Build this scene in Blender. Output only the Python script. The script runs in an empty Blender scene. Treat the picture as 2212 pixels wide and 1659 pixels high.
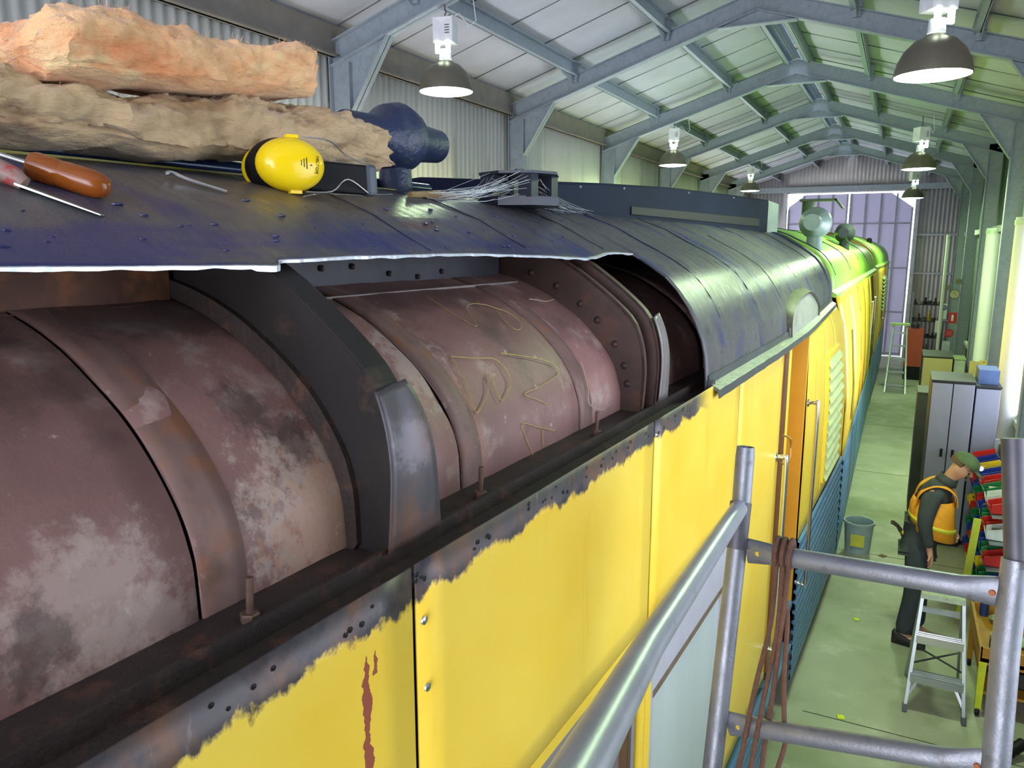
import bpy, math, random
from mathutils import Vector, Matrix, noise
R_=random.Random(7)
SC=bpy.context.scene; COL=SC.collection
# ------------------------------------------------------------------ camera
HC=3.45
cam=bpy.data.cameras.new('camera'); cam.sensor_width=36.0; cam.sensor_fit='HORIZONTAL'
cam.lens=36.0*1643.1/2212.0; cam.clip_start=.05; cam.clip_end=200
CAM=bpy.data.objects.new('camera',cam); COL.objects.link(CAM)
CAM.location=(0,0,HC)
yaw,pit,rol=math.radians(26.92),math.radians(10.338),math.radians(.047)
fw=Vector((-math.sin(yaw)*math.cos(pit),math.cos(yaw)*math.cos(pit),-math.sin(pit)))
rt=Vector((math.cos(yaw),math.sin(yaw),0)); up=rt.cross(fw)
r2=rt*math.cos(rol)-up*math.sin(rol); u2=up*math.cos(rol)+rt*math.sin(rol)
CAM.matrix_world=Matrix(((r2.x,u2.x,-fw.x,0),(r2.y,u2.y,-fw.y,0),(r2.z,u2.z,-fw.z,HC),(0,0,0,1)))
SC.camera=CAM
# ------------------------------------------------------------------ world, daylight, ceiling fill, exposure
W=bpy.data.worlds.new('daylight'); SC.world=W; W.use_nodes=True
bg=W.node_tree.nodes['Background']; bg.inputs[0].default_value=(.80,.86,1.0,1); bg.inputs[1].default_value=3.2
def area(name,loc,tgt,sx,sy,power,col,spread=180):
    l=bpy.data.lights.new(name,'AREA'); l.shape='RECTANGLE'; l.size=sx; l.size_y=sy; l.energy=power; l.color=col; l.spread=math.radians(spread)
    o=bpy.data.objects.new(name,l); COL.objects.link(o); o.location=loc
    o.rotation_euler=(Vector(tgt)-Vector(loc)).to_track_quat('-Z','Y').to_euler(); return o
DAY=(.86,.88,1.0)
area('open_end_daylight',(-1.6,-3.6,2.6),(-1.6,6,4.2),5.6,4.6,420,DAY)
area('side_window_daylight',(1.62,4.6,3.1),(-2,5.0,3.9),6.0,2.2,95,DAY)
area('side_window_daylight',(1.62,10.4,2.6),(-2,10.6,2.6),2.2,2.2,330,DAY)
for yy,ln,pw in ((5.5,4.6,270),(12.5,4.6,270),(19.5,4.6,330),(24.3,3.0,300)): area('left_ceiling_fill',(-4.9,yy,2.4),(-2.5,yy,5.2),ln,1.6,pw,DAY)  # unseen fill lamps added behind the train to brighten the ceiling
area('ridge_daylight',(-1.634,17.5,6.5),(-1.634,17.5,0),.22,13.5,110,DAY)
vs=SC.view_settings; vs.view_transform='Standard'; vs.look='None'; vs.exposure=0.16; vs.gamma=1.0; vs.use_curve_mapping=False
SC.cycles.max_bounces=8; SC.cycles.diffuse_bounces=4; SC.cycles.glossy_bounces=4
SC.cycles.sample_clamp_indirect=6.0
# ------------------------------------------------------------------ helpers
def lin(c):
    return tuple(((x/255)/12.92 if x/255<=.04045 else ((x/255+.055)/1.055)**2.4) for x in c)
MATS={}
def mat(name,c,rough=.5,metal=0.,var=.18,scale=6.,bump=0.,bscale=60.,c2=None,t=(.5,.6),s2=5.,det=6.,stretch=(1,1,1),spec=.5,rvar=0.,c3=None,t3=(.6,.7),s3=9.,c4=None,t4=(.6,.7),s4=20.):
    """procedural paint/metal: base colour with soft noise, optional patches c2 and c3"""
    if name in MATS: return MATS[name]
    m=bpy.data.materials.new(name); m.use_nodes=True; nt=m.node_tree; N=nt.nodes; L=nt.links
    b=N['Principled BSDF']; b.inputs['Roughness'].default_value=rough; b.inputs['Metallic'].default_value=metal
    b.inputs['Specular IOR Level'].default_value=spec
    tc=N.new('ShaderNodeTexCoord'); mp=N.new('ShaderNodeMapping'); mp.inputs['Scale'].default_value=stretch
    L.new(tc.outputs['Object'],mp.inputs[0])
    def nz(sc,d=det,off=0.):
        n=N.new('ShaderNodeTexNoise'); n.inputs['Scale'].default_value=sc; n.inputs['Detail'].default_value=d; n.inputs['Roughness'].default_value=.62
        v=N.new('ShaderNodeVectorMath'); v.operation='ADD'; v.inputs[1].default_value=(off,off*1.7,off*.6); L.new(mp.outputs[0],v.inputs[0]); L.new(v.outputs[0],n.inputs['Vector']); return n
    def mix(fac,a,bb):
        x=N.new('ShaderNodeMix'); x.data_type='RGBA'
        L.new(fac,x.inputs[0]) 
        if isinstance(a,tuple): x.inputs[6].default_value=(*a,1)
        else: L.new(a,x.inputs[6])
        if isinstance(bb,tuple): x.inputs[7].default_value=(*bb,1)
        else: L.new(bb,x.inputs[7])
        return x.outputs[2]
    def ramp(src,t0,t1):
        r=N.new('ShaderNodeMapRange'); r.inputs[1].default_value=t0; r.inputs[2].default_value=t1; L.new(src,r.inputs[0]); return r.outputs[0]
    cl=lin(c); lo=tuple(x*(1-var) for x in cl); hi=tuple(min(1,x*(1+var)) for x in cl)
    n1=nz(scale); col=mix(ramp(n1.outputs[0],.3,.7),lo,hi)
    if c2: col=mix(ramp(nz(s2,det,3.1).outputs[0],*t),col,lin(c2))
    if c3: col=mix(ramp(nz(s3,det,9.3).outputs[0],*t3),col,lin(c3))
    if c4: col=mix(ramp(nz(s4,det,14.7).outputs[0],*t4),col,lin(c4))
    L.new(col,b.inputs['Base Color'])
    if rvar: 
        r=N.new('ShaderNodeMapRange'); r.inputs[1].default_value=.3; r.inputs[2].default_value=.7; r.inputs[3].default_value=max(.05,rough-rvar); r.inputs[4].default_value=min(1,rough+rvar); L.new(nz(scale*2,det,5.).outputs[0],r.inputs[0]); L.new(r.outputs[0],b.inputs['Roughness'])
    if bump:
        bp=N.new('ShaderNodeBump'); bp.inputs['Strength'].default_value=bump; bp.inputs['Distance'].default_value=.01; L.new(nz(bscale,4,7.).outputs[0],bp.inputs['Height']); L.new(bp.outputs[0],b.inputs['Normal'])
    MATS[name]=m; m['nodes']=1
    return m
def emis(name,c,s):
    m=bpy.data.materials.new(name); m.use_nodes=True; b=m.node_tree.nodes['Principled BSDF']
    b.inputs['Base Color'].default_value=(.8,.8,.8,1); b.inputs['Emission Color'].default_value=(*c,1); b.inputs['Emission Strength'].default_value=s; return m
class MB:
    def __init__(s): s.v=[]; s.f=[]; s.m=[]; s.mi=0
    def add(s,vs,fs):
        o=len(s.v); s.v+= [tuple(x) for x in vs]; s.f+=[tuple(i+o for i in f) for f in fs]; s.m+=[s.mi]*len(fs); return s
    def hexa(s,p): # 8 pts: bottom 4 ccw, top 4 ccw
        return s.add(p,[(3,2,1,0),(4,5,6,7),(0,1,5,4),(1,2,6,5),(2,3,7,6),(3,0,4,7)])
    def box(s,x0,x1,y0,y1,z0,z1):
        return s.hexa([(x0,y0,z0),(x1,y0,z0),(x1,y1,z0),(x0,y1,z0),(x0,y0,z1),(x1,y0,z1),(x1,y1,z1),(x0,y1,z1)])
    def bar(s,a,b,w,h,upv=(0,0,1)):
        a=Vector(a);b=Vector(b);d=(b-a).normalized();u=Vector(upv); r=d.cross(u)
        if r.length<1e-4: r=d.cross(Vector((1,0,0)))
        r.normalize(); u=r.cross(d).normalized(); r=r*w/2;u=u*h/2
        return s.hexa([a-r-u,a+r-u,b+r-u,b-r-u,a-r+u,a+r+u,b+r+u,b-r+u])
    def tube(s,pts,r,seg=10,cap=True,flat=1.0):
        pts=[Vector(p) for p in pts]; n=len(pts); rings=[]
        prev=None
        for i,p in enumerate(pts):
            d=(pts[min(i+1,n-1)]-pts[max(i-1,0)]).normalized()
            if prev is None:
                a=Vector((0,0,1)) if abs(d.z)<.9 else Vector((1,0,0)); u=d.cross(a).normalized()
            else: u=(prev-d*prev.dot(d)).normalized()
            prev=u; w=d.cross(u); rr=r[i] if isinstance(r,(list,tuple)) else r
            rings.append([p+u*rr*math.cos(2*math.pi*k/seg)+w*rr*flat*math.sin(2*math.pi*k/seg) for k in range(seg)])
        return s.loft(rings,cap)
    def loft(s,rings,cap=True,closed=True):
        m=len(rings[0]); vs=[p for r in rings for p in r]; fs=[]
        for i in range(len(rings)-1):
            for k in range(m if closed else m-1):
                k2=(k+1)%m; fs.append((i*m+k,i*m+k2,(i+1)*m+k2,(i+1)*m+k))
        if cap and closed: fs.append(tuple(range(m))[::-1]); fs.append(tuple((len(rings)-1)*m+k for k in range(m)))
        return s.add(vs,fs)
    def lathe(s,prof,o,ax=(0,0,1),seg=24,cap=True):
        o=Vector(o);ax=Vector(ax).normalized(); a=Vector((1,0,0)) if abs(ax.x)<.9 else Vector((0,1,0)); u=ax.cross(a).normalized(); w=ax.cross(u)
        return s.loft([[o+ax*h+(u*math.cos(2*math.pi*k/seg)+w*math.sin(2*math.pi*k/seg))*r for k in range(seg)] for r,h in prof],cap)
    def sphere(s,c,r,seg=16,rg=10):
        if not isinstance(r,(list,tuple)): r=(r,r,r)
        rings=[[(c[0]+r[0]*math.sin(t)*math.cos(2*math.pi*k/seg),c[1]+r[1]*math.sin(t)*math.sin(2*math.pi*k/seg),c[2]-r[2]*math.cos(t)) for k in range(seg)] for t in [max(.02,min(math.pi-.02,math.pi*i/rg)) for i in range(rg+1)]]
        return s.loft(rings)
    def prism(s,poly,f0,f1): # poly of 2d points, f0/f1 map to 3d
        return s.loft([[f0(*p) for p in poly],[f1(*p) for p in poly]])
    def build(s,name,mats,parent=None,smooth=False,bevel=0,solid=0,autos=True,subs=0):
        me=bpy.data.meshes.new(name); me.from_pydata(s.v,[],s.f); 
        ms=mats if isinstance(mats,(list,tuple)) else [mats]
        for m in ms: me.materials.append(m)
        if len(ms)>1: me.polygons.foreach_set('material_index',s.m)
        import bmesh
        b=bmesh.new(); b.from_mesh(me); bmesh.ops.recalc_face_normals(b,faces=b.faces); b.to_mesh(me); b.free()
        if smooth:
            me.polygons.foreach_set('use_smooth',[True]*len(me.polygons))
            try: me.set_sharp_from_angle(angle=math.radians(42))
            except Exception: pass
        o=bpy.data.objects.new(name,me); COL.objects.link(o)
        if parent: o.parent=parent
        if solid: md=o.modifiers.new('thickness','SOLIDIFY'); md.thickness=solid; md.offset=-1
        if bevel: md=o.modifiers.new('bevel','BEVEL'); md.width=bevel; md.segments=2; md.limit_method='ANGLE'
        if subs: md=o.modifiers.new('subd','SUBSURF'); md.levels=subs; md.render_levels=subs
        return o
def tag(o,label,cat,group=None,kind=None):
    if label: o['label']=label
    if cat: o['category']=cat
    if group: o['group']=group
    if kind: o['kind']=kind
    return o
def thing(name,label,cat,loc=(0,0,0),rz=0.,group=None):
    o=bpy.data.objects.new(name,None); COL.objects.link(o); o.location=loc; o.rotation_euler=(0,0,rz); o.empty_display_size=.1
    return tag(o,label,cat,group)
def struct(o): o['kind']='structure'; return o
def lb(o,l): o['label']=l; return o
def dup(root,loc,rz=None,label=None):
    r=root.copy(); COL.objects.link(r); r.location=loc
    if rz is not None: r.rotation_euler=(0,0,rz)
    if label: r['label']=label
    for ch in list(root.children):
        c=ch.copy(); COL.objects.link(c); c.parent=r
        for g in list(ch.children):
            d=g.copy(); COL.objects.link(d); d.parent=c
    return r
def interp(x,xs,ys):
    if x<=xs[0]: return ys[0]
    for i in range(1,len(xs)):
        if x<=xs[i]: return ys[i-1]+(ys[i]-ys[i-1])*(x-xs[i-1])/(xs[i]-xs[i-1])
    return ys[-1]
def lerp(a,b,t): return a+(b-a)*t
def fr(a,b,n): return [a+(b-a)*i/n for i in range(n+1)]
# ------------------------------------------------------------------ materials
GALV=mat('galvanised_steel',(146,156,166),.5,.1,.07,9,c2=(136,146,156),t=(.5,.65),s2=20)
GALVD=mat('eave_steel',(122,116,110),.6,.1,.15,7)
CEIL=mat('foil_ceiling',(172,173,184),.62,0,.07,3,bump=.25,bscale=9)
WALLM=mat('corrugated_wall',(206,206,200),.55,.0,.08,2,c2=(150,142,128),t=(.58,.8),s2=3,stretch=(1,2.2,.16))
WALLB=mat('gable_corrugated',(192,188,192),.6,.1,.1,2)
DOORM=mat('gable_door_sheet',(196,192,214),.6,0,.06,1.2)
_n=DOORM.node_tree; _t=_n.nodes.new('ShaderNodeBsdfTranslucent'); _t.inputs[0].default_value=(.62,.60,.74,1); _m=_n.nodes.new('ShaderNodeMixShader'); _m.inputs[0].default_value=.35
_n.links.new(_n.nodes['Principled BSDF'].outputs[0],_m.inputs[1]); _n.links.new(_t.outputs[0],_m.inputs[2]); _n.links.new(_m.outputs[0],_n.nodes['Material Output'].inputs[0])
CONC=mat('concrete_floor',(158,162,140),.55,0,.16,1.1,c2=(118,132,88),t=(.5,.72),s2=.8,c3=(190,188,174),t3=(.55,.8),s3=3.,bump=.15,bscale=45,rvar=.12)
YEL=mat('yellow_paint',(247,210,66),.34,0,.04,3)
YELO=mat('orange_yellow_paint',(240,178,48),.45,0,.08,3)
BLUE=mat('blue_skirt_paint',(84,124,160),.42,0,.12,4)
NAVY=mat('navy_paint',(44,54,84),.32,0,.25,7,bump=.5,bscale=55,c2=(70,76,90),t=(.55,.75),s2=11)
RUST=mat('dark_rusty_steel',(50,38,34),.62,.1,.3,12,c2=(96,62,44),t=(.56,.72),s2=14,bump=.3,bscale=90)
RIBM=mat('rib_steel',(34,29,28),.55,.15,.3,10,c2=(78,56,44),t=(.58,.74),s2=9)
BARE=mat('bare_steel_plate',(90,86,90),.42,.35,.2,7,c2=(112,86,72),t=(.52,.68),s2=9,stretch=(1,1,.5),c3=(66,66,84),t3=(.56,.7),s3=6)
CUT=mat('cut_metal_edge',(225,232,242),.3,.6,.1,40)
BRIGHT=mat('chrome',(215,215,212),.18,.95,.04,6)
ALU=mat('aluminium',(170,178,176),.34,.75,.08,12)
SCAF=mat('scaffold_tube_steel',(128,130,138),.42,.55,.16,9,c2=(92,84,82),t=(.58,.75),s2=22,bump=.12,bscale=130,rvar=.1)
SCAFD=mat('scaffold_spigot_steel',(84,82,88),.5,.5,.2,12)
BLK=mat('black_plastic',(18,18,20),.5,0,.2,20,spec=.25)
DARK=mat('dark_grey_paint',(58,58,66),.45,0,.1,8)
GLASS=mat('window_glass',(150,160,160),.12,0,.08,3)
def side_paint():
    """yellow carriage paint ground back to bare, rusty steel along the roof line"""
    m=bpy.data.materials.new('stripped_yellow_paint'); m.use_nodes=True; nt=m.node_tree; N=nt.nodes; L=nt.links; b=N['Principled BSDF']
    tc=N.new('ShaderNodeTexCoord'); sp=N.new('ShaderNodeSeparateXYZ'); L.new(tc.outputs['Object'],sp.inputs[0])
    def nz(sc,st=(1,1,1),d=6):
        mp=N.new('ShaderNodeMapping'); mp.inputs['Scale'].default_value=st; L.new(tc.outputs['Object'],mp.inputs[0])
        n=N.new('ShaderNodeTexNoise'); n.inputs['Scale'].default_value=sc; n.inputs['Detail'].default_value=d; n.inputs['Roughness'].default_value=.65; L.new(mp.outputs[0],n.inputs['Vector']); return n.outputs[0]
    def mth(op,a,c):
        x=N.new('ShaderNodeMath'); x.operation=op
        for i,k in enumerate((a,c)):
            if isinstance(k,(int,float)): x.inputs[i].default_value=k
            else: L.new(k,x.inputs[i])
        return x.outputs[0]
    def rng(a,t0,t1):
        r=N.new('ShaderNodeMapRange'); r.inputs[1].default_value=t0; r.inputs[2].default_value=t1; L.new(a,r.inputs[0]); return r.outputs[0]
    def mx(f,a,c):
        x=N.new('ShaderNodeMix'); x.data_type='RGBA'; L.new(f,x.inputs[0])
        for i,k in ((6,a),(7,c)):
            if isinstance(k,tuple): x.inputs[i].default_value=(*lin(k),1)
            else: L.new(k,x.inputs[i])
        return x.outputs[2]
    z=sp.outputs[2]; y=sp.outputs[1]
    zb=mth('ADD',z,mth('MULTIPLY',mth('SUBTRACT',nz(9,(1,1,.6)),.5),.13))
    zb=mth('ADD',zb,mth('MULTIPLY',mth('SUBTRACT',nz(60,(1,1,.7)),.5),.02))
    bare=rng(zb,HC-.624,HC-.612)
    far=rng(y,2.75,2.95); bare=mth('MULTIPLY',bare,mth('SUBTRACT',1,far))
    steel=mx(rng(nz(10,(1,1,.6)),.46,.62),(88,82,84),(120,90,74)); steel=mx(rng(nz(6),.5,.64),steel,(56,54,62)); steel=mx(rng(nz(30,(1,1,.25)),.62,.74),steel,(128,122,126))
    yel=mx(rng(nz(2.2),.3,.75),(246,202,58),(252,222,92)); yel=mx(mth('MULTIPLY',rng(nz(5,(1,2,.25)),.58,.75),.35),yel,(230,168,40))
    # red-brown primer showing in two vertical runs near the first joint
    def run(y0,w,z0,z1):
        wob=mth('MULTIPLY',mth('SUBTRACT',nz(26,(1,.3,1),3),.5),.03)
        d=mth('ABSOLUTE',mth('ADD',mth('SUBTRACT',y,y0),wob),0)
        k=mth('LESS_THAN',d,mth('MULTIPLY',rng(nz(14,(1,.2,1),2),.38,.6),w))
        return mth('MULTIPLY',mth('MULTIPLY',k,mth('LESS_THAN',z,z1)),mth('GREATER_THAN',z,z0))
    pr=mth('MAXIMUM',run(.872,.013,HC-.98,HC-.62),run(.897,.012,HC-.70,HC-.61))
    yel=mx(pr,yel,(158,86,66))
    L.new(mx(bare,yel,steel),b.inputs['Base Color'])
    r=N.new('ShaderNodeMapRange'); r.inputs[3].default_value=.3; r.inputs[4].default_value=.42; L.new(bare,r.inputs[0]); L.new(r.outputs[0],b.inputs['Roughness'])
    mm=mth('MULTIPLY',bare,.4); L.new(mm,b.inputs['Metallic'])
    bp=N.new('ShaderNodeBump'); bp.inputs['Strength'].default_value=.35; bp.inputs['Distance'].default_value=.003; L.new(bare,bp.inputs['Height']); bp.invert=True; L.new(bp.outputs[0],b.inputs['Normal'])
    return m
SIDE=side_paint()
DRUM=mat('red_oxide_sheet',(132,96,90),.52,.0,.3,2.6,c2=(182,164,152),t=(.55,.8),s2=8,c3=(72,60,54),t3=(.58,.78),s3=4.5,c4=(204,192,176),t4=(.66,.76),s4=26,bump=.12,bscale=90,det=11)
STRAP=mat('rusty_strap',(120,92,84),.6,0,.25,6,c2=(134,84,54),t=(.54,.7),s2=9,c3=(82,64,56),t3=(.56,.72),s3=7,c4=(180,164,148),t4=(.64,.76),s4=22,det=10)
ROOFM=mat('weathered_roof_paint',(86,84,87),.34,.0,.2,6,c2=(42,50,104),t=(.52,.66),s2=2.6,c3=(82,72,64),t3=(.6,.75),s3=8,bump=.16,bscale=110,stretch=(.55,2.2,1),rvar=.12,spec=.4)
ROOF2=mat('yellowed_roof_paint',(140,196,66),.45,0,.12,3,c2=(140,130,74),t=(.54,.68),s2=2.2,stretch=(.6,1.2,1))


def stain(m,c,cen,rad,sc=18.,amt=1.6,stretch=(1,1,1),op=.85,k_=1.):
    """one irregular stain of fixed place and shape on a surface"""
    nt=m.node_tree; N=nt.nodes; L=nt.links; b=N['Principled BSDF']; src=b.inputs['Base Color'].links[0].from_socket
    tc=N.new('ShaderNodeTexCoord'); a=N.new('ShaderNodeVectorMath'); a.operation='SUBTRACT'; a.inputs[1].default_value=cen; L.new(tc.outputs['Object'],a.inputs[0])
    d=N.new('ShaderNodeVectorMath'); d.operation='DIVIDE'; d.inputs[1].default_value=rad; L.new(a.outputs[0],d.inputs[0])
    l=N.new('ShaderNodeVectorMath'); l.operation='LENGTH'; L.new(d.outputs[0],l.inputs[0])
    mp=N.new('ShaderNodeMapping'); mp.inputs['Scale'].default_value=stretch; L.new(tc.outputs['Object'],mp.inputs[0])
    n=N.new('ShaderNodeTexNoise'); n.inputs['Scale'].default_value=sc; n.inputs['Detail'].default_value=9; n.inputs['Roughness'].default_value=.7; L.new(mp.outputs[0],n.inputs['Vector'])
    q=N.new('ShaderNodeMath'); q.operation='MULTIPLY_ADD'; L.new(n.outputs[0],q.inputs[0]); q.inputs[1].default_value=amt*2; q.inputs[2].default_value=1-amt
    e=N.new('ShaderNodeMath'); e.operation='SUBTRACT'; L.new(q.outputs[0],e.inputs[0]); L.new(l.outputs['Value'],e.inputs[1])
    r=N.new('ShaderNodeMapRange'); r.inputs[1].default_value=-.15; r.inputs[2].default_value=.35; r.inputs[4].default_value=op*k_; L.new(e.outputs[0],r.inputs[0])
    x=N.new('ShaderNodeMix'); x.data_type='RGBA'; L.new(r.outputs[0],x.inputs[0]); L.new(src,x.inputs[6]); x.inputs[7].default_value=(*lin(c),1); L.new(x.outputs[2],b.inputs['Base Color'])
Z=HC
for c,cen,rad,sc,amt,op in [((200,184,164),(-.95,1.0,Z-.48),(.10,.17,.22),30,2.2,.8),((176,120,80),(-.95,.98,Z-.50),(.08,.12,.12),40,2.4,.7),((60,50,46),(-1.06,.93,Z-.27),(.06,.05,.07),22,1.5,.8),((66,54,50),(-1.02,.99,Z-.36),(.05,.035,.08),22,1.5,.8),
  ((196,178,166),(-.96,.55,Z-.47),(.07,.10,.10),24,2.2,.7),((190,172,160),(-.95,.62,Z-.53),(.05,.12,.05),34,2.3,.75),((64,54,48),(-.95,.47,Z-.50),(.05,.05,.06),26,1.6,.75),((70,66,60),(-1.02,.36,Z-.36),(.07,.06,.06),18,1.6,.7),((192,176,160),(-1.03,.37,Z-.33),(.06,.05,.05),26,2.0,.6),
  ((186,176,166),(-1.10,1.45,Z-.30),(.12,.10,.14),34,2.4,.7),((58,50,48),(-1.35,1.0,Z-.13),(.2,.5,.05),12,1.4,.75),((58,50,48),(-1.3,1.75,Z-.13),(.10,.4,.05),16,1.5,.5),((150,92,60),(-.98,1.52,Z-.42),(.08,.06,.2),18,1.8,.6)]:
    stain(DRUM,c,cen,rad,sc,amt,op=op,k_=.5 if c[0]>140 else .8)
for c,cen,rad,sc,amt,op in [((34,42,104),(-1.16,.62,Z-.0),(.10,.45,.1),7,1.2,.9),((34,42,104),(-1.2,1.55,Z+.02),(.05,.7,.1),9,1.4,.8),((34,40,92),(-1.15,2.2,Z),(.05,.3,.1),9,1.4,.8),((96,52,40),(-1.28,1.75,Z+.08),(.03,.14,.05),20,1.4,.8),((92,56,44),(-1.42,1.35,Z+.1),(.02,.10,.06),20,1.4,.8),((120,104,84),(-1.42,1.5,Z+.12),(.14,.35,.1),6,1.0,.6)]:
    stain(ROOFM,c,cen,rad,sc,amt,(2.2,.7,1),op,.75)
for c,cen,rad,sc,amt,op in [((150,140,150),(-.85,1.12,Z-.36),(.1,.07,.05),40,1.6,.6),((62,56,58),(-.85,1.10,Z-.28),(.1,.09,.04),20,1.4,.7),((132,96,78),(-.85,1.12,Z-.53),(.1,.1,.04),20,1.5,.7)]: stain(BARE,c,cen,rad,sc,amt,op=op,k_=.6)
# ================================================================== SHED
XR,XL,XRW=-1.634,-4.684,1.416
ZE,ZRT=5.208,6.17
Y0,SP=9.14,3.468
YG=26.48; YN=-3.2
def zroof(x): return ZRT-abs(x-XR)*(ZRT-ZE)/(XR-XL)
# floor
b=MB(); b.box(-14,12,-14,60,-.12,0); struct(b.build('floor',CONC))
JOINT=mat('floor_joint',(66,70,58),.8)
jm=MB()
for y in (2.2,5.62,9.1,12.6,16.1): jm.box(-.4,1.4,y-.004,y+.004,.0005,.002)
struct(jm.build('trim_1',JOINT))
# corrugated walls
def corr_wall(x0,y0,y1,z0,z1,amp,per,axis='y',seg=6):
    b=MB(); n=seg*max(1,round(abs(y1-y0)/per)); top=[];bot=[]
    for i in range(n+1):
        t=y0+(y1-y0)*i/n; a=amp*math.sin(2*math.pi*i/seg)
        p=(x0+a,t) if axis=='y' else (t,x0+a)
        zt=z1(t) if callable(z1) else z1
        zb=z0(t) if callable(z0) else z0
        bot.append((p[0],p[1],zb)); top.append((p[0],p[1],zt))
    b.loft([bot,top],cap=False,closed=False); return b
wl=MB(); LW_ADDED=[(3.2,7.8),(10.2,14.8),(17.2,21.8),(22.8,25.8)]; yy=YN  # left-wall window openings are made up, to go with the ceiling fill lamps
for (a,c) in LW_ADDED+[(YG,YG)]:
    q=corr_wall(XL-.03,yy,a,0,ZE+.19,.012,.1); wl.add(q.v,q.f); yy=c
    if a<c:
        for z0,z1 in ((0,1.5),(3.3,ZE+.19)): q=corr_wall(XL-.03,a,c,z0,z1,.012,.1); wl.add(q.v,q.f)
struct(wl.build('wall_left',WALLM,smooth=True,solid=.004))
WALLR=mat('right_wall_sheet',(92,110,92),.55,.05,.12,3)
def rw(y0,y1,z0,z1): return corr_wall(XRW+.03,y0,y1,z0,z1,.012,.1)
wr=MB()
for (y0,y1,z0,z1) in [(YN,1.0,0,ZE+.19),(1.0,8.2,0,1.9),(1.0,8.2,4.3,ZE+.19),(8.2,9.3,0,ZE+.19),(9.3,11.6,0,1.4),(9.3,11.6,3.8,ZE+.19),(11.6,YG,0,ZE+.19)]:
    q=rw(y0,y1,z0,z1); wr.add(q.v,q.f)
struct(wr.build('wall_right',WALLR,smooth=True,solid=.004))
def pane_mat():
    m=bpy.data.materials.new('clear_pane'); m.use_nodes=True; nt=m.node_tree; nt.nodes.clear()
    o=nt.nodes.new('ShaderNodeOutputMaterial'); t=nt.nodes.new('ShaderNodeBsdfTransparent'); t.inputs[0].default_value=(.9,.93,.95,1)
    g=nt.nodes.new('ShaderNodeBsdfGlossy'); g.inputs['Roughness'].default_value=.05; f=nt.nodes.new('ShaderNodeFresnel'); x=nt.nodes.new('ShaderNodeMixShader')
    nt.links.new(f.outputs[0],x.inputs[0]); nt.links.new(t.outputs[0],x.inputs[1]); nt.links.new(g.outputs[0],x.inputs[2]); nt.links.new(x.outputs[0],o.inputs[0]); return m
PANE=pane_mat()
for i,(y0,y1,z0,z1,x) in enumerate([(1.0,8.2,1.9,4.3,XRW+.02),(9.3,11.6,1.4,3.8,XRW+.02)]+[(a,c,1.5,3.3,XL-.02) for a,c in LW_ADDED]):  # the left-wall windows are added, out of sight behind the train
    b=MB()
    for y in (y0,y1): b.box(x-.03,x+.03,y-.03,y+.03,z0,z1)
    for z in (z0,z1): b.box(x-.03,x+.03,y0,y1,z-.03,z+.03)
    n=max(1,int((y1-y0)/1.2))
    for k in range(1,n): yy=y0+(y1-y0)*k/n; b.box(x-.015,x+.015,yy-.02,yy+.02,z0,z1)
    w=struct(b.build('window_%d'%(i+1),GALV))
    MB().box(x-.003,x+.003,y0,y1,z0,z1).build('pane',PANE,w)
# gable
def zgab(x): return zroof(x)+.21
DZ=5.06; DX0,DX1=-3.47,.20
g=MB()
for (x0,x1,zb) in [(XL-.03,DX0,0.),(DX1,XRW+.03,0.),(DX0,DX1,DZ)]:
    q=corr_wall(YG,x0,x1,zb,zgab,.014,.11,axis='x'); g.add(q.v,q.f)
struct(g.build('wall_far',WALLB,smooth=True,solid=.004))
b=MB()
for x0,x1,ch in [(DX0+.035,-1.675,0),(-1.62,DX1-.05,1)]:
    cz,cx=.45,.62
    if ch: poly=[(x0,.03),(x1,.03),(x1,DZ-.04-cz),(x1-cx,DZ-.04),(x0,DZ-.04)]
    else: poly=[(x0,.03),(x1,.03),(x1,DZ-.04),(x0+.5,DZ-.04),(x0,DZ-.42)]
    leaf=MB(); leaf.prism(poly,lambda x,z:(x,YG+.05,z),lambda x,z:(x,YG+.09,z))
    n=4
    fr_=MB()
    for k in range(n+1):
        xx=lerp(x0+.02,x1-.02,k/n); zt=min(DZ-.06,(DZ-.5) if (ch and k==n) or (not ch and k==0) else DZ)
        fr_.box(xx-.025,xx+.025,YG+.02,YG+.05,.04,zt)
    for zz in (.1,1.4,2.75,4.1): fr_.box(x0,x1,YG+.022,YG+.05,zz-.02,zz+.02)
    d=struct(leaf.build('door_%d'%(1+ch),DOORM)); fr_.build('frame_rail',mat('door_frame_paint',(140,138,152),.6),d)
b=MB(); b.box(XL,XRW,YG-.12,YG-.02,DZ+.03,DZ+.2)
struct(b.build('trim_2',GALV))
b=MB()
for x in (DX0-.06,DX1+.06): b.box(x-.05,x+.05,YG-.13,YG-.02,0,DZ+.03)
for z in (1.2,2.6,3.75): b.box(DX1+.1,XRW,YG-.09,YG-.03,z-.03,z+.03)
struct(b.build('trim_3',mat('pale_girt',(170,172,182),.5,.2)))
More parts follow.
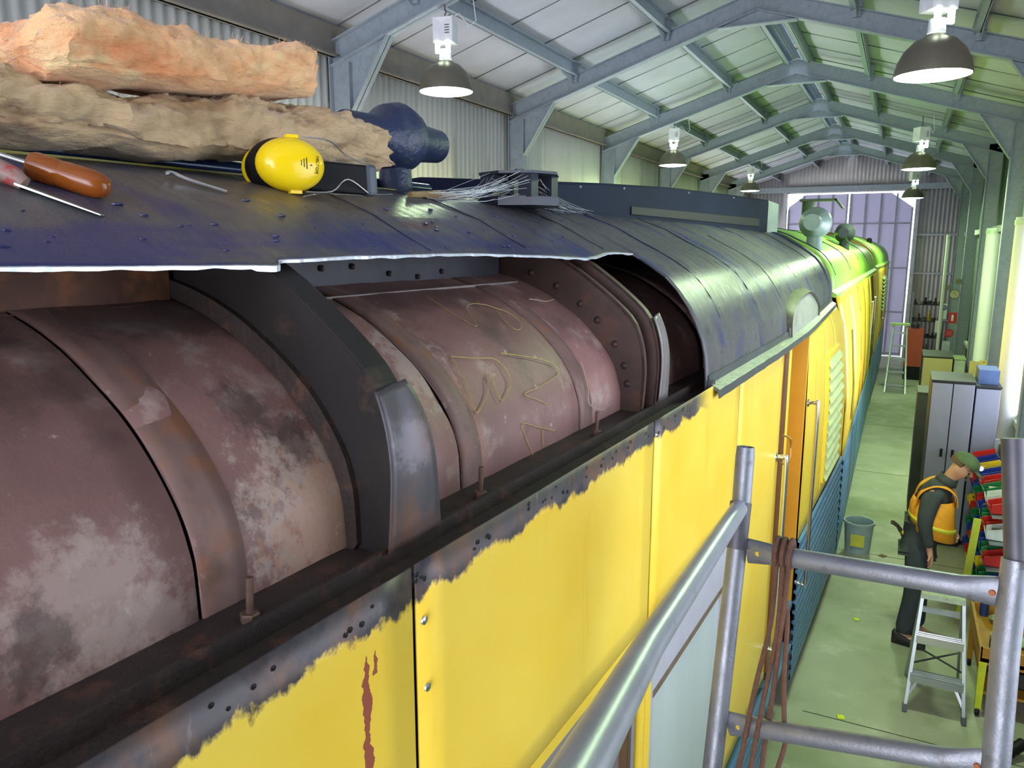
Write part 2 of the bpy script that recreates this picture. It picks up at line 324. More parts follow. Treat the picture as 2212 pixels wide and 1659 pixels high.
# roof sheets: sagging foil between purlins, dark lap lines along the slope
PUR=[1.0,2.13]
def ceil(side):
    b=MB(); xs=[.09]+fr(.15,1.0,5)[1:]+fr(1.0,2.13,6)[1:]+fr(2.13,3.05,5)[1:]
    ys=fr(YN,YG,260); rows=[]
    for u in xs:
        row=[]
        for y in ys:
            ph=(u-.0)/1.0 if u<1 else ((u-1)/1.13 if u<2.13 else (u-2.13)/.95)
            sag=.035*math.sin(math.pi*min(1,max(0,ph)))*abs(math.sin(math.pi*y/.82))
            x=XR+side*u; row.append((x,y,zroof(x)+.16-sag))
        rows.append(row)
    b.loft(rows,cap=False,closed=False); return b
for s in (-1,1): struct(ceil(s).build('ceiling',CEIL,smooth=True))
lap=MB()
for s in (-1,1):
    for k in range(37):
        y=YN+.4+k*.82; y=round(y/.82)*.82
        pts=[]
        for u in fr(.15,3.02,30): x=XR+s*u; pts.append((x,y,zroof(x)+.153))
        lap.tube(pts,.006,4)
struct(lap.build('trim_4',mat('lap_line',(92,94,98),.8)))
# rigid outer sheet above keeps daylight out
ob=MB()
for s in (-1,1):
    pts=[(XR+s*.09,ZRT+.24),(XR+s*3.4,zroof(XR+3.4)+.2)]
    ob.loft([[(x,YN-.4,z) for x,z in pts],[(x,YG+.3,z) for x,z in pts]],cap=False,closed=False)
struct(ob.build('ceiling_outer',GALV,solid=.01))
# ridge skylight
b=MB(); b.box(XR-.10,XR+.10,YN,YG,ZRT+.25,ZRT+.256); w=struct(b.build('window_7',PANE))
capm=MB()
capm.box(XR-.3,XR+.3,YN,10.2,ZRT+.26,ZRT+.28)
for y in range(11,26,2): capm.box(XR-.1,XR+.1,y-.06,y+.06,ZRT+.235,ZRT+.25)
struct(capm.build('trim_5',mat('ridge_flashing',(150,100,100),.6)))
# purlins
pi=6
def cpur(x,side):
    b=MB(); z=zroof(x)+.13
    b.box(x-.008,x+.008,YN,YG,z-.15,z); b.box(min(x,x+side*.06),max(x,x+side*.06),YN,YG,z-.15,z-.14); b.box(min(x,x+side*.06),max(x,x+side*.06),YN,YG,z-.012,z)
    return b
for s in (-1,1):
    for u in [.17]+PUR:
        struct(cpur(XR+s*u,-s).build('trim_%d'%pi,GALV)); pi+=1
    b=MB(); x=XR+s*3.02; b.box(x-.03,x+.03,YN,YG,ZE-.12,ZE+.145); b.box(min(x,x-s*.08),max(x,x-s*.08),YN,YG,ZE-.12,ZE-.105)
    struct(b.build('trim_%d'%pi,GALVD)); pi+=1
# girts on right wall
b=MB()
for y0,y1 in ((9.3,12.5),(12.75,15.95),(16.2,19.4),(19.7,22.9)):
    b.box(XRW-.09,XRW-.01,y0,y1,3.66,3.76); b.box(XRW-.07,XRW-.01,y0,y1,1.3,1.37)
struct(b.build('trim_%d'%pi,mat('wall_girt',(190,200,190),.5,.2))); pi+=1
# portal frames
def portal(y,label):
    t=thing('portal_frame',label,'portal frame',(XR,y,0),0,'portal frames')
    D=.21; FL=.055; hw=3.05
    for s in (-1,1):
        c=MB(); xo=s*(hw-.02); xi=s*(hw-.02-D)
        c.box(min(xo,xi),max(xo,xi),-.005,.005,0,ZE-.03)
        c.box(xo-.006,xo+.006,-FL,FL,0,ZE-.03); c.box(xi-.006,xi+.006,-FL,FL,0,ZE-.18)
        c.box(min(xo,xi)-.04,max(xo,xi)+.04,-.1,.1,0,.02)
        c.build('column',GALV,t)
        r=MB(); 
        def P(u,dz): return (s*u, zroof(XR+s*u)+dz)
        web=[P(0,0),P(hw-.02,0),P(hw-.02,-D),P(0,-D)]
        r.prism(web,lambda x,z:(x,-.005,z),lambda x,z:(x,.005,z))
        for d0,d1 in ((0,-.012),(-D,-D+.012)):
            r.prism([P(0,d0),P(hw-.02,d0),P(hw-.02,d1),P(0,d1)],lambda x,z:(x,-FL,z),lambda x,z:(x,FL,z))
        r.build('rafter',GALV,t)
        h=MB(); xin=s*(hw-.02-D); ux=2.40
        a=(xin,4.575); bb=P(ux,-D); cc=P(hw-.02-D,-D)
        h.prism([a,bb,cc],lambda x,z:(x,-.006,z),lambda x,z:(x,.006,z))
        h.bar((a[0],0,a[1]),(bb[0],0,bb[1]),.1,.01,(0,1,0)) if False else h.prism([a,bb,(bb[0]+s*.012,bb[1]),(a[0]+s*.012,a[1])],lambda x,z:(x,-FL,z),lambda x,z:(x,FL,z))
        h.build('haunch_plate',GALV,t)
        for u in PUR:
            q=MB(); zt=zroof(XR+s*u)
            q.bar((s*u,-.42,zt+.0),(s*u+s*.01,-.03,zt-.06),.09,.006,(s,0,0)); q.box(s*u-.04,s*u+.04,-.05,.05,zt-.09,zt+.02)
            q.box(s*u-s*.0-.05,s*u+.05,-.08,-.02,zt,zt+.12)
            q.build('fly_brace',GALV,t)
    k=MB(); k.prism([(-.42,zroof(XR-.42)-D),(.42,zroof(XR-.42)-D),(0,ZRT-D)],lambda x,z:(x,-.006,z),lambda x,z:(x,.006,z)); k.box(-.42,.42,-FL,FL,zroof(XR-.42)-D-.012,zroof(XR-.42)-D)
    k.build('ridge_plate',GALV,t)
    return t
names=['grey steel portal frame nearest the camera, over the insulation','grey steel portal frame second from the camera','grey steel portal frame third from the camera','grey steel portal frame fourth from the camera','grey steel portal frame fifth from the camera','grey steel portal frame farthest back before the gable doors']
P0=portal(Y0-SP,names[0])
for i in range(1,6): dup(P0,(XR,Y0+(i-1)*SP,0),None,names[i])
# ------------------------------------------------------------------ lamps
REFL=mat('lamp_reflector',(122,116,102),.35,.5,.08,5); LBOX=mat('lamp_box_white',(222,222,226),.4)
GLOW=emis('lamp_glow',(.86,1.0,.86),22.); GLOWN=emis('lamp_neck_glow',(.8,1.0,.8),9.)
LCOL=(.70,1.0,.52)
def lamp(label):
    t=thing('high_bay_lamp',label,'lamp',(0,0,0),0,'high bay lamps')
    b=MB(); b.lathe([(.225,0),(.222,.03),(.205,.09),(.175,.15),(.12,.205),(.075,.225),(.06,.24),(.058,.237),(.073,.222),(.117,.2),(.171,.147),(.201,.088),(.217,.03),(.219,0.)],(0,0,0),seg=36,cap=False)
    b.build('reflector',REFL,t,smooth=True)
    b=MB(); b.lathe([(.219,.004),(.19,-.006),(.12,-.014),(.001,-.018)],(0,0,0),seg=32,cap=False); lb(b.build('glowing_lens',GLOW,t),'white glowing lens')
    b=MB(); b.lathe([(.055,.225),(.05,.30),(.05,.33)],(0,0,0),seg=16); b.build('neck',LBOX,t,smooth=True)
    for s in (-1,1):
        b=MB(); b.box(s*.045-.016,s*.045+.016,-.075,-.05,.29,.385); lb(b.build('neck_vent',GLOWN,t),'bright slot under the box')
    b=MB(); b.box(-.085,.085,-.07,.07,.375,.57); b.build('gear_box',LBOX,t,bevel=.006)
    b=MB()
    for k in range(4): b.box(.02,.06,-.072,-.0705,.44+k*.02,.447+k*.02)
    b.build('vent_slot',DARK,t)
    b=MB(); b.tube([(0,0,.57),(0,0,.60),(.012,0,.62),(0,0,.64),(0,0,.72)],.005,6); b.build('hook',DARK,t)
    b=MB(); b.tube([(.05,0,.57),(.12,0,.60),(.2,.02,.50),(.25,.05,.55),(.22,.05,.75)],.004,6); b.build('cable',LBOX,t)
    return t
def lampat(t,x,y,z,scale=1.):
    pw=(60 if y<8 else 150 if y<15 else 90) if x>-1 else (40 if y<8 else 45)
    l=bpy.data.lights.new('lamp_light','AREA'); l.shape='DISK'; l.size=.36; l.energy=pw; l.color=LCOL
    o=bpy.data.objects.new('lamp_light',l); COL.objects.link(o); o.location=(x,y,z-.03)
L0=lamp('lit bell lamp nearest the camera in the left row, above the carriage roof')
LP=[(-3.49,5.672,4.70,None),(-3.465,12.608,4.725,'lit bell lamp in the left row, middle one, above the long dark roof box'),(-3.448,19.544,4.74,'lit bell lamp in the left row, farthest back, small beside the gable'),
(.07,5.672,4.49,'large lit bell lamp at the top right, nearest of the right row'),(.09,12.608,4.51,'lit bell lamp in the right row, middle one'),(.075,19.544,4.475,'lit bell lamp in the right row, farthest back, in front of the gable doors')]
for i,(x,y,z,l) in enumerate(LP):
    o=L0 if i==0 else dup(L0,(x,y,z),None,l); o.location=(x,y,z); o.rotation_euler=(0,0,[.2,.3,.2,.6,.7,.5][i]); lampat(o,x,y,z)
# ================================================================== CARRIAGE 1 (local x = n, y = s, z = world)
AL=.044
CAR=thing('railway_carriage','nearest yellow carriage, its roof cut open to bare brown inner sheets and ribs','railway carriage',(0,0,0),-AL)
PWs=[0,.002,.010,.024,.052,.085,.13,.18,.25,.33,.42,.54,.73,.97,1.2,1.4]
PZs=[-.58,-.51,-.43,-.37,-.303,-.24,-.177,-.125,-.078,-.03,.015,.08,.15,.195,.215,.22]
NC=-2.19; SEND=8.2; S0=-1.6
def n0(s): return interp(s,[4.3,5.4,6.1,8.3],[-.79,-.81,-.845,-.97])
def RP(s,w,lift=0.):
    a=n0(s); k=w if w<=1.4 else 2.8-w
    n=a+w/1.4*(NC-a); z=interp(k,PWs,PZs)
    return (n,s,HC+z+lift)
WS=[0,.001,.002,.006,.010,.017,.024,.037,.052,.068,.085,.107,.13,.155,.18,.215,.25,.29,.33,.375,.42,.48,.54,.63,.73,.85,.97,1.1,1.2,1.3,1.4]
WFULL=WS+[2.8-w for w in WS[::-1][1:]]
CS=[S0,.4,1.0,1.055,1.07,1.3,1.75,2.2,2.38,2.47,2.56,2.7,2.8,2.962]
CW=[.335,.335,.318,.314,.332,.341,.345,.322,.308,.303,.310,.328,.333,.322]
def cutw(s): return interp(s,CS,CW)+.002*noise.noise((s*9,0,0))+.0008*noise.noise((s*60,3,0))
SO=2.962
# roof skin over the opening and the full skin beyond it
b=MB()
ss=fr(S0,SO,170); rows=[]
for s in ss:
    c=cutw(s); ws=[c+ (WFULL[-1]-c)*0]+[w for w in WFULL if w>c+.012]
    m=len([w for w in WFULL if w>.36])
    ws=[c,c+.012]+[w for w in WFULL if w>.36]
    rows.append([RP(s,w,.004*noise.noise((s*3,w*4,1))) for w in ws])
b.loft(rows,cap=False,closed=False)
rows=[]
for s in fr(SO,SEND,90):
    rows.append([RP(s,w,.004*noise.noise((s*3,w*4,1))*min(1,w*4)) for w in WFULL])
b.loft(rows,cap=False,closed=False)
ROOF=b.build('roof_sheet',ROOFM,CAR,smooth=True,solid=.004)
# bright torn edge of the cut
b=MB(); rings=[]
for s in fr(S0,SO,400):
    c=cutw(s); p=RP(s,c); d=.0055+.003*noise.noise((s*17,7,0))+(.004 if 1.0<s<1.06 else 0)
    rings.append([(p[0]+.002,s,p[2]+.0022),(p[0]+.005,s,p[2]+.0005),(p[0]+.004,s,p[2]-d),(p[0],s,p[2]-d*.8)])
b.loft(rings); lb(b.build('cut_edge',CUT,CAR),'bright jagged saw cut along the roof skin')
b=MB(); b.tube([RP(SO-.001,w,-.001) for w in WS if w<.33],.0035,6); b.build('cut_edge',mat('dark_cut',(60,62,66),.4,.4),CAR)
# raised seams across the roof
SEAMM=mat('roof_sealant',(30,34,62),.4,0,.2,20)
for s,w0,w1,r in [(1.62,.36,.9,.003),(2.15,.37,.95,.005),(2.75,.36,1.2,.004),(3.33,.0,1.3,.006),(4.05,.0,1.4,.006),(4.75,.05,.5,.004),(5.7,.05,1.4,.005),(7.2,0,1.4,.006)]:
    b=MB(); b.tube([RP(s+.01*math.sin(w*9),w,.0015) for w in [w0+(w1-w0)*i/26 for i in range(27)]],[r*(.6+.4*abs(noise.noise((i*.7,s,0)))) for i in range(27)],6,flat=.6); b.build('roof_seam',SEAMM,CAR)
# blue paint runs and blobs on the roof
b=MB()
for i in range(60):
    s=R_.uniform(.3,2.9); w=R_.uniform(.37,.62); p=RP(s,w,.001); r=R_.uniform(.002,.007)
    b.sphere(p,(r,r*1.8,r*.5),8,5)
PB=b.build('paint_blob',mat('blue_paint_spill',(28,32,84),.3,0,.2,20),CAR); PB['kind']='stuff'
# dark end band of the roof
b=MB(); b.loft([[RP(SEND-.34,w,.008) for w in WFULL],[RP(SEND+.02,w,.014) for w in WFULL]],cap=False,closed=False)
b.build('roof_end_band',mat('end_band_navy',(30,38,60),.5),CAR,smooth=True,solid=.02)
# gutter
b=MB(); rings=[]
for s in fr(SO+.03,SEND-.1,60):
    a=n0(s); j=.004*noise.noise((s*8,0,0))
    rings.append([(a-.004,s,HC-.515+j),(a+.004,s,HC-.512+j),(a+.012,s,HC-.545),(a+.05,s,HC-.566+j),(a+.053,s,HC-.60+j),(a+.046,s,HC-.602+j),(a+.042,s,HC-.574),(a-.004,s,HC-.56)])
b.loft(rings); b.build('gutter',mat('gutter_paint',(74,78,78),.4,.15,.2,12,bump=.5,bscale=40),CAR)
b=MB()
for i in range(4): b.box(-.792+i*.007,-.789+i*.007,SO+.012+i*.012,SO+.03+i*.012,HC-.60+i*.006,HC-.53)
b.build('torn_flashing',BARE,CAR)
# inner ceiling sheets
DNs=[-.950,-.953,-.962,-.983,-1.034,-1.093,-1.165,-1.26,-1.39,-1.6,-1.85,-2.19]
DZs=[-.59,-.50,-.455,-.401,-.328,-.27,-.217,-.162,-.115,-.075,-.05,-.04]
def DP(s,t,lift=0.):
    # t runs 0..11 along the profile
    i=min(10,int(t)); f=t-i
    def C(k,arr):
        g=lambda q: arr[max(0,min(11,q))]
        p0,p1,p2,p3=g(i-1),g(i),g(i+1),g(i+2)
        return .5*((2*p1)+(-p0+p2)*f+(2*p0-5*p1+4*p2-p3)*f*f+(-p0+3*p1-3*p2+p3)*f**3)
    n=C(0,DNs); z=C(0,DZs)
    e=.001
    return (n+lift*.6,s,HC+z+lift*.8)
TT=fr(0,11,66)
seams=[S0,-.02,.71,1.439,2.11,2.80,3.5,4.4]
for i in range(len(seams)-1):
    a,c=seams[i]+.0035,seams[i+1]-.0035
    b=MB(); b.loft([[DP(lerp(a,c,k/10),t,.004*noise.noise((k*.5+i*9,t*.7,2))+.002) for t in TT] for k in range(11)],cap=False,closed=False)
    b.build('ceiling_sheet',DRUM,CAR,smooth=True,solid=.003)
b=MB(); b.loft([[DP(S0,t,-.008) for t in TT],[DP(4.4,t,-.008) for t in TT]],cap=False,closed=False); b.build('ceiling_backing',BLK,CAR,smooth=True)
for i,s in enumerate(seams[1:6]):
    b=MB(); b.loft([[DP(s+.005+.088*k/3,t,.0035) for t in TT] for k in range(4)],cap=False,closed=False); b.build('joint_strap',STRAP,CAR,smooth=True,solid=.002)
# chalk marks and loose strings
CHALKP=[[(1.785,-1.294),(1.804,-1.153),(1.835,-1.164),(1.879,-1.218),(1.929,-1.232),(1.987,-1.221),(2.014,-1.201),(2.042,-1.182),(2.058,-1.149),(2.036,-1.122),(1.992,-1.112),(1.976,-1.132),(2.0,-1.187)],
[(1.586,-1.08),(1.666,-1.066),(1.755,-1.053),(1.773,-1.026),(1.755,-1.003),(1.679,-.982),(1.675,-1.0),(1.688,-1.028),(1.635,-1.001),(1.555,-.98),(1.541,-.985),(1.564,-1.021),(1.575,-1.053),(1.586,-1.08)],
[(1.807,-1.062),(1.891,-1.045),(1.983,-1.027),(2.038,-1.01),(2.034,-.994),(1.899,-.983),(1.796,-.981),(1.847,-.972),(1.901,-.963)],
[(1.79,-.9505,-.575),(1.738,-.957,-.48),(1.822,-.953,-.502),(1.924,-.952,-.534)],[(1.852,-.953,-.516),(1.851,-.951,-.561)]]
def dzn(n): return interp(-n,[-x for x in DNs],DZs)
def smooth_path(p,k=6):
    out=[]; n=len(p)
    for i in range(n-1):
        a,b_,c,d=[Vector(p[max(0,min(n-1,i+j))]) for j in (-1,0,1,2)]
        for q in range(k):
            f=q/k; out.append(.5*((2*b_)+(c-a)*f+(2*a-5*b_+4*c-d)*f*f+(-a+3*b_-3*c+d)*f**3))
    out.append(Vector(p[-1])); return out
CHM=mat('yellow_chalk',(180,156,88),.9,0,.2,60)
for i,st in enumerate(CHALKP):
    pts=[(q[1]+.007,q[0],HC+(q[2] if len(q)>2 else dzn(q[1]))+.006) for q in st]
    b=MB(); b.tube(smooth_path(pts,6),[.0009 if i==0 else .0013]*(6*(len(pts)-1)+1),5); lb(b.build('chalk_mark',CHM,CAR),'yellow chalk scrawl on the brown inner sheet')
S1=1.05; S2=2.45
# stringer beam under the cut, ledge and its bolts
for s0,s1,m,nn in ((S0,S1-.015,mat('rust_stringer',(96,62,48),.7,0,.3,8,c2=(140,86,54),t=(.5,.66),s2=10),-1.40),(S1+.02,2.42,mat('grey_stringer',(58,56,62),.5,.2,.25,9),-1.42)):
    b=MB(); b.box(nn-.05,nn,s0,s1,HC-.118,HC-.02); b.box(nn-.01,nn+.02,s0,s1,HC-.125,HC-.116); b.build('stringer_beam',m,CAR)
b=MB(); b.box(-1.40,-1.33,1.08,2.4,HC-.142,HC-.126); b.build('ledge_strip',mat('pale_ledge',(120,108,104),.7,0,.3,20),CAR)
for s in (1.18,1.32,1.5,1.62,1.78,1.92,2.05):
    b=MB(); b.lathe([(.008,0),(.009,.006),(.004,.012)],(-1.42,s,HC-.075+.02*math.sin(s*9)),(1,0,0),8); b.build('bolt_head',RUST,CAR)
# ribs
OUT=[(-1.45,.085),(-1.34,.055),(-1.25,.02),(-1.12,-.05),(-1.055,-.092),(-.97,-.155),(-.895,-.222),(-.868,-.27),(-.850,-.33),(-.842,-.40),(-.845,-.48),(-.851,-.56)]
def outer(s,off):
    o=[]; P=smooth_path([Vector((a,c,0)) for a,c in OUT],4)
    for p in P: o.append((p.x-off*.75,HC+p.y-off*.65))
    return o
def inner_(s,off):
    return [(DP(s,t,off)[0],DP(s,t,off)[2]) for t in fr(8.3,0,22)]
def web(b,s0,s1,o,i):
    # plate between two profiles, resampled to the same count
    def res(p,n):
        L=[0]; 
        for k in range(1,len(p)): L.append(L[-1]+math.hypot(p[k][0]-p[k-1][0],p[k][1]-p[k-1][1]))
        return [(interp(L[-1]*k/n,L,[q[0] for q in p]),interp(L[-1]*k/n,L,[q[1] for q in p])) for k in range(n+1)]
    o=res(o,28); i=res(i,28)
    b.loft([[(o[k][0],s0,o[k][1]),(o[k][0],s1,o[k][1]),(i[k][0],s1,i[k][1]),(i[k][0],s0,i[k][1])] for k in range(29)])
def shift(p,a,c): return [(q[0]-a,q[1]-c) for q in p]
b=MB(); web(b,S1,S1+.008,outer(S1,.006),inner_(S1,.004)); web(b,S1+.0,S1+.065,outer(S1,.0),outer(S1,.007))
rib=b.build('roof_rib',RIBM,CAR,smooth=False)
b=MB(); web(b,S1-.014,S1+.002,shift(inner_(S1,.03),-.012,-.012),inner_(S1,.006)); b.build('base_flange',RUST,rib)
def plate(s0,s1,s2,ztop,zlow,name,m,par):
    prof=[(p[0]+.007,p[1]) for p in outer(1,0) if ztop+HC>=p[1]>=zlow+HC]; n=len(prof); b=MB()
    b.loft([[(p[0]+.0012*math.sin(k*1.1+i*.2),lerp(s0,lerp(s1,s2,(i/(n-1))**.7),k/8),p[1]+.012*k/8*(1-i/n)) for i,p in enumerate(prof)] for k in range(9)],cap=False,closed=False)
    return b.build(name,m,par,smooth=True,solid=.004)
lb(plate(S1-.012,1.125,1.205,-.255,-.562,'cover_plate',BARE,rib),'curved bare steel plate at the foot of the rib')
b=MB(); web(b,S2,S2+.008,outer(S2,.03),inner_(S2,.0)); web(b,S2+.09,S2+.098,outer(S2,.006),inner_(S2,.0)); web(b,S2+.09,S2+.12,outer(S2,.005),outer(S2,.014)); web(b,S2,S2+.016,outer(S2,.026),outer(S2,.04))
rib2=b.build('roof_rib',mat('red_brown_rib',(70,50,44),.55,.1,.3,10,c2=(96,60,44),t=(.55,.75),s2=8),CAR)
for t in (7.6,6.7,5.6,4.6,3.4,2.2,.9):
    p=DP(S2,t,.045); b=MB(); b.lathe([(.013,0),(.012,.005),(.007,.009),(.001,.011)],(p[0],S2,p[2]),(0,-1,0),12); b.build('rivet',RUST,rib2,smooth=True)
lb(plate(S2+.10,S2+.15,S2+.20,-.24,-.55,'cover_plate',mat('bare_strip',(128,122,120),.4,.4,.2,12),rib2),'narrow pale steel strip on the second rib')
# channel shelf along the top of the side wall
b=MB(); prof=[(-.975,-.566),(-.868,-.568),(-.865,-.556),(-.857,-.556),(-.853,-.588),(-.806,-.592),(-.803,-.60),(-.785,-.60),(-.785,-.63),(-.975,-.63)]
b.loft([[(p[0],s,HC+p[1]+.002*noise.noise((s*12,i,0))) for i,p in enumerate(prof)] for s in fr(S0,4.5,60)])
b.build('eave_channel',RUST,CAR)
for s in (.748,1.42,2.09):
    b=MB(); b.lathe([(.0155,0),(.0155,.012),(.0145,.014)],(-.885,s,HC-.568),(0,0,1),6); b.tube([(-.885,s,HC-.56),(-.885+.002,s,HC-.53),(-.883,s+.002,HC-.497)],.006,10)
    b.build('stud_bolt',mat('rusty_bolt',(96,72,60),.6,.2,.3,60),CAR)
# side panels down to the window head
PN=-.770
def npan(s,z): # n at height z (relative), leaning in near the tapered end
    top=lerp(PN,n0(s)+.025,1.) if s>4.4 else PN
    return interp(-z,[.55,.75,1.3],[top,lerp(top,PN,.6),PN])
def panel(s0,s1,z0,z1,name='side_panel',m=SIDE,ns=14,nz=10,th=.004):
    b=MB(); b.loft([[(npan(lerp(s0,s1,i/ns),lerp(z0,z1,k/nz))+.0015*noise.noise((s0*5+i*.3,k*.4,4)),lerp(s0,s1,i/ns),HC+lerp(z0,z1,k/nz)) for k in range(nz+1)] for i in range(ns+1)],cap=False,closed=False)
    return b.build(name,m,CAR,smooth=True,solid=th)
pj=[S0,-.25,1.005,2.282,3.462]
for i in range(4): panel(pj[i]+.006,pj[i+1]-.006,-.553,-1.235)
panel(3.468,4.55,-.553,-2.66,ns=10,nz=24)
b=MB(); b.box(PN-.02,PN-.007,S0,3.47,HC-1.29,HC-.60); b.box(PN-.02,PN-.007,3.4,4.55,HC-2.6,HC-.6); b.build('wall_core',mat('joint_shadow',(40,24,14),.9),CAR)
# drilled holes in the bare strip: dark shallow cups
for i in range(46):
    s=[.60,.66,.83,.87,1.03,1.05,1.2,1.27,1.45,1.5,1.55,1.62,1.75,1.85,1.95,2.05,2.2,2.3,2.35,2.4,2.5,2.6,2.65][i%23]+R_.uniform(-.025,.025); z=-.565-R_.uniform(0,.035)
    b=MB(); b.lathe([(R_.choice([.0036,.0046,.0055]),0),(.0005,.001)],(PN+.0058,s,HC+z),(1,0,0),8); b.build('drilled_hole',BLK,CAR)
for s,z in ((1.03,-.665),(1.036,-.80),(2.30,-.60)):
    b=MB(); b.lathe([(.009,0),(.008,.003),(.002,.004)],(PN+.0055,s,HC+z),(1,0,0),12); b.build('screw_head',BRIGHT,CAR)
# window band
WZ0,WZ1=-1.30,-2.58
FRM=mat('window_frame_grey',(150,148,158),.4,.3,.08,8)
b=MB(); b.box(PN-.012,PN+.003,S0,3.462,HC-1.275,HC-1.238); b.build('window_head_rail',YEL,CAR)
for s0,s1,kind in ((S0,-.5,0),(-.42,.95,0),(1.06,2.20,0),(2.36,3.40,1)):
    b=MB(); zt=-1.345 if not kind else -1.55
    b.box(PN-.03,PN-.001,s0,s1,HC+zt,HC-1.275)
    for s in (s0,s1-.03): b.box(PN-.03,PN-.002,s,s+.03,HC+WZ1,HC-1.30)
    b.box(PN-.03,PN+.006,s0,s1,HC+WZ1-.03,HC+WZ1)
    w=b.build('window',mat('window_frame_mauve',(150,142,146),.4,.2,.08,8) if not kind else mat('window_frame_lilac',(196,194,206),.35,.2,.06,8),CAR)
    b=MB(); b.box(PN-.026,PN-.02,s0+.03,s1-.03,HC+WZ1,HC+zt); b.build('pane',mat('pale_blind',(190,202,200),.3,0,.06,2,stretch=(1,3,.2)) if kind else mat('grey_glass',(126,118,120),.1,0,.1,3),w)
    b=MB(); b.box(PN-.02,PN+.001,s0+.02,s1-.02,HC+zt-.028,HC+zt-.001); b.build('glazing_bead',mat('bead_brown',(112,94,78),.5,0,.25,20),w)
    if not kind:
        b=MB()
        for q in (.04,.06): b.box(PN-.022,PN+.002,s1-.03-q,s1-.018-q,HC+WZ1,HC+zt-.02)
        b.build('sash_edge',mat('sash_brown',(96,70,40),.5),w)
for s in (-.47,1.0,2.282):
    b=MB(); b.box(PN-.02,PN+.004,s-.05,s-.006,HC-2.62,HC-1.30); b.box(PN-.02,PN+.004,s+.006,s+.06,HC-2.62,HC-1.30); b.box(PN-.02,PN-.006,s-.006,s+.006,HC-2.62,HC-1.3); b.build('window_pillar',YEL,CAR)
b=MB(); b.box(PN-.02,PN+.002,S0,3.462,HC-2.65,HC-2.58); b.box(PN-.02,PN+.002,3.40,3.462,HC-2.58,HC-1.30); b.build('waist_rail',YEL,CAR)
# doorway recess
DS0,DS1=4.56,5.56
b=MB()
b.box(PN-.30,PN-.28,DS0,DS1+.1,HC-2.55,HC-.56); b.build('recess_wall',mat('recess_shaded_yellow',(214,142,24),.5),CAR)  # yellow wall, with the shade of the recess put into its darker orange
b=MB(); b.box(PN-.29,PN-.004,DS0-.03,DS0,HC-2.6,HC-.56); b.box(PN-.29,PN-.01,DS1,DS1+.03,HC-2.6,HC-.56); b.build('door_jamb',YELO,CAR)
b=MB()
b.box(PN-.05,PN+.016,DS0-.01,DS0+.09,HC-2.62,HC-.57); lb(b.build('door_post',mat('varnished_brown',(112,66,36),.35),CAR),'brown varnished door post')
b=MB(); b.box(PN-.06,PN+.012,DS0+.10,DS0+.20,HC-2.6,HC-.57); b.build('door_post',YEL,CAR)
b=MB(); b.box(PN-.20,PN-.19,DS0+.2,DS0+.5,HC-3.0,HC-2.0); b.build('step_well',BLK,CAR)
b=MB(); b.box(PN-.28,PN+.0,DS0,DS1,HC-2.62,HC-2.58); b.box(PN-.28,PN+.02,DS0+.05,DS1-.05,HC-2.92,HC-2.89); b.build('door_step',BLUE,CAR)
# panels after the door
pj=[DS1+.03,6.05,6.62,7.3,SEND]
for i in range(4): panel(pj[i]+.004,pj[i+1]-.004,-.575,-2.11,m=YEL,ns=8,nz=16)
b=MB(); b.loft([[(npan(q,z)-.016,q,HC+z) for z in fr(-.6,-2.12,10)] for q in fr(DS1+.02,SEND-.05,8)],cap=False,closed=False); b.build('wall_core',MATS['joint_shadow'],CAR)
# louvred shutter near the end
LO=(6.72,7.62,-.92,-1.98)
b=MB()
def LP_(q,z,o): return (npan(q,z)+o,q,HC+z)
for q0,q1,z0,z1 in ((LO[0]-.03,LO[0]+.01,LO[3],LO[2]),(LO[1]-.01,LO[1]+.03,LO[3],LO[2]),(LO[0],LO[1],LO[2]-.02,LO[2]+.02),(LO[0],LO[1],LO[3]-.02,LO[3]+.02)):
    for k in range(8):
        za,zb_=lerp(z0,z1,k/8),lerp(z0,z1,(k+1)/8)
        b.hexa([LP_(q0,za,-.005),LP_(q0,za,.02),LP_(q1,za,.02),LP_(q1,za,-.005),LP_(q0,zb_,-.005),LP_(q0,zb_,.02),LP_(q1,zb_,.02),LP_(q1,zb_,-.005)])
lv=b.build('louvred_shutter',YEL,CAR)
for k in range(11):
    z=lerp(LO[2],LO[3],(k+.5)/11); b=MB(); q0,q1=LO[0],LO[1]
    b.hexa([LP_(q0,z-.045,.034),LP_(q0,z-.041,.042),LP_(q1,z-.041,.042),LP_(q1,z-.045,.034),LP_(q0,z+.03,.002),LP_(q0,z+.034,.008),LP_(q1,z+.034,.008),LP_(q1,z+.03,.002)]); b.build('louvre_blade',mat('pale_lime_blade',(206,220,150),.4),lv)
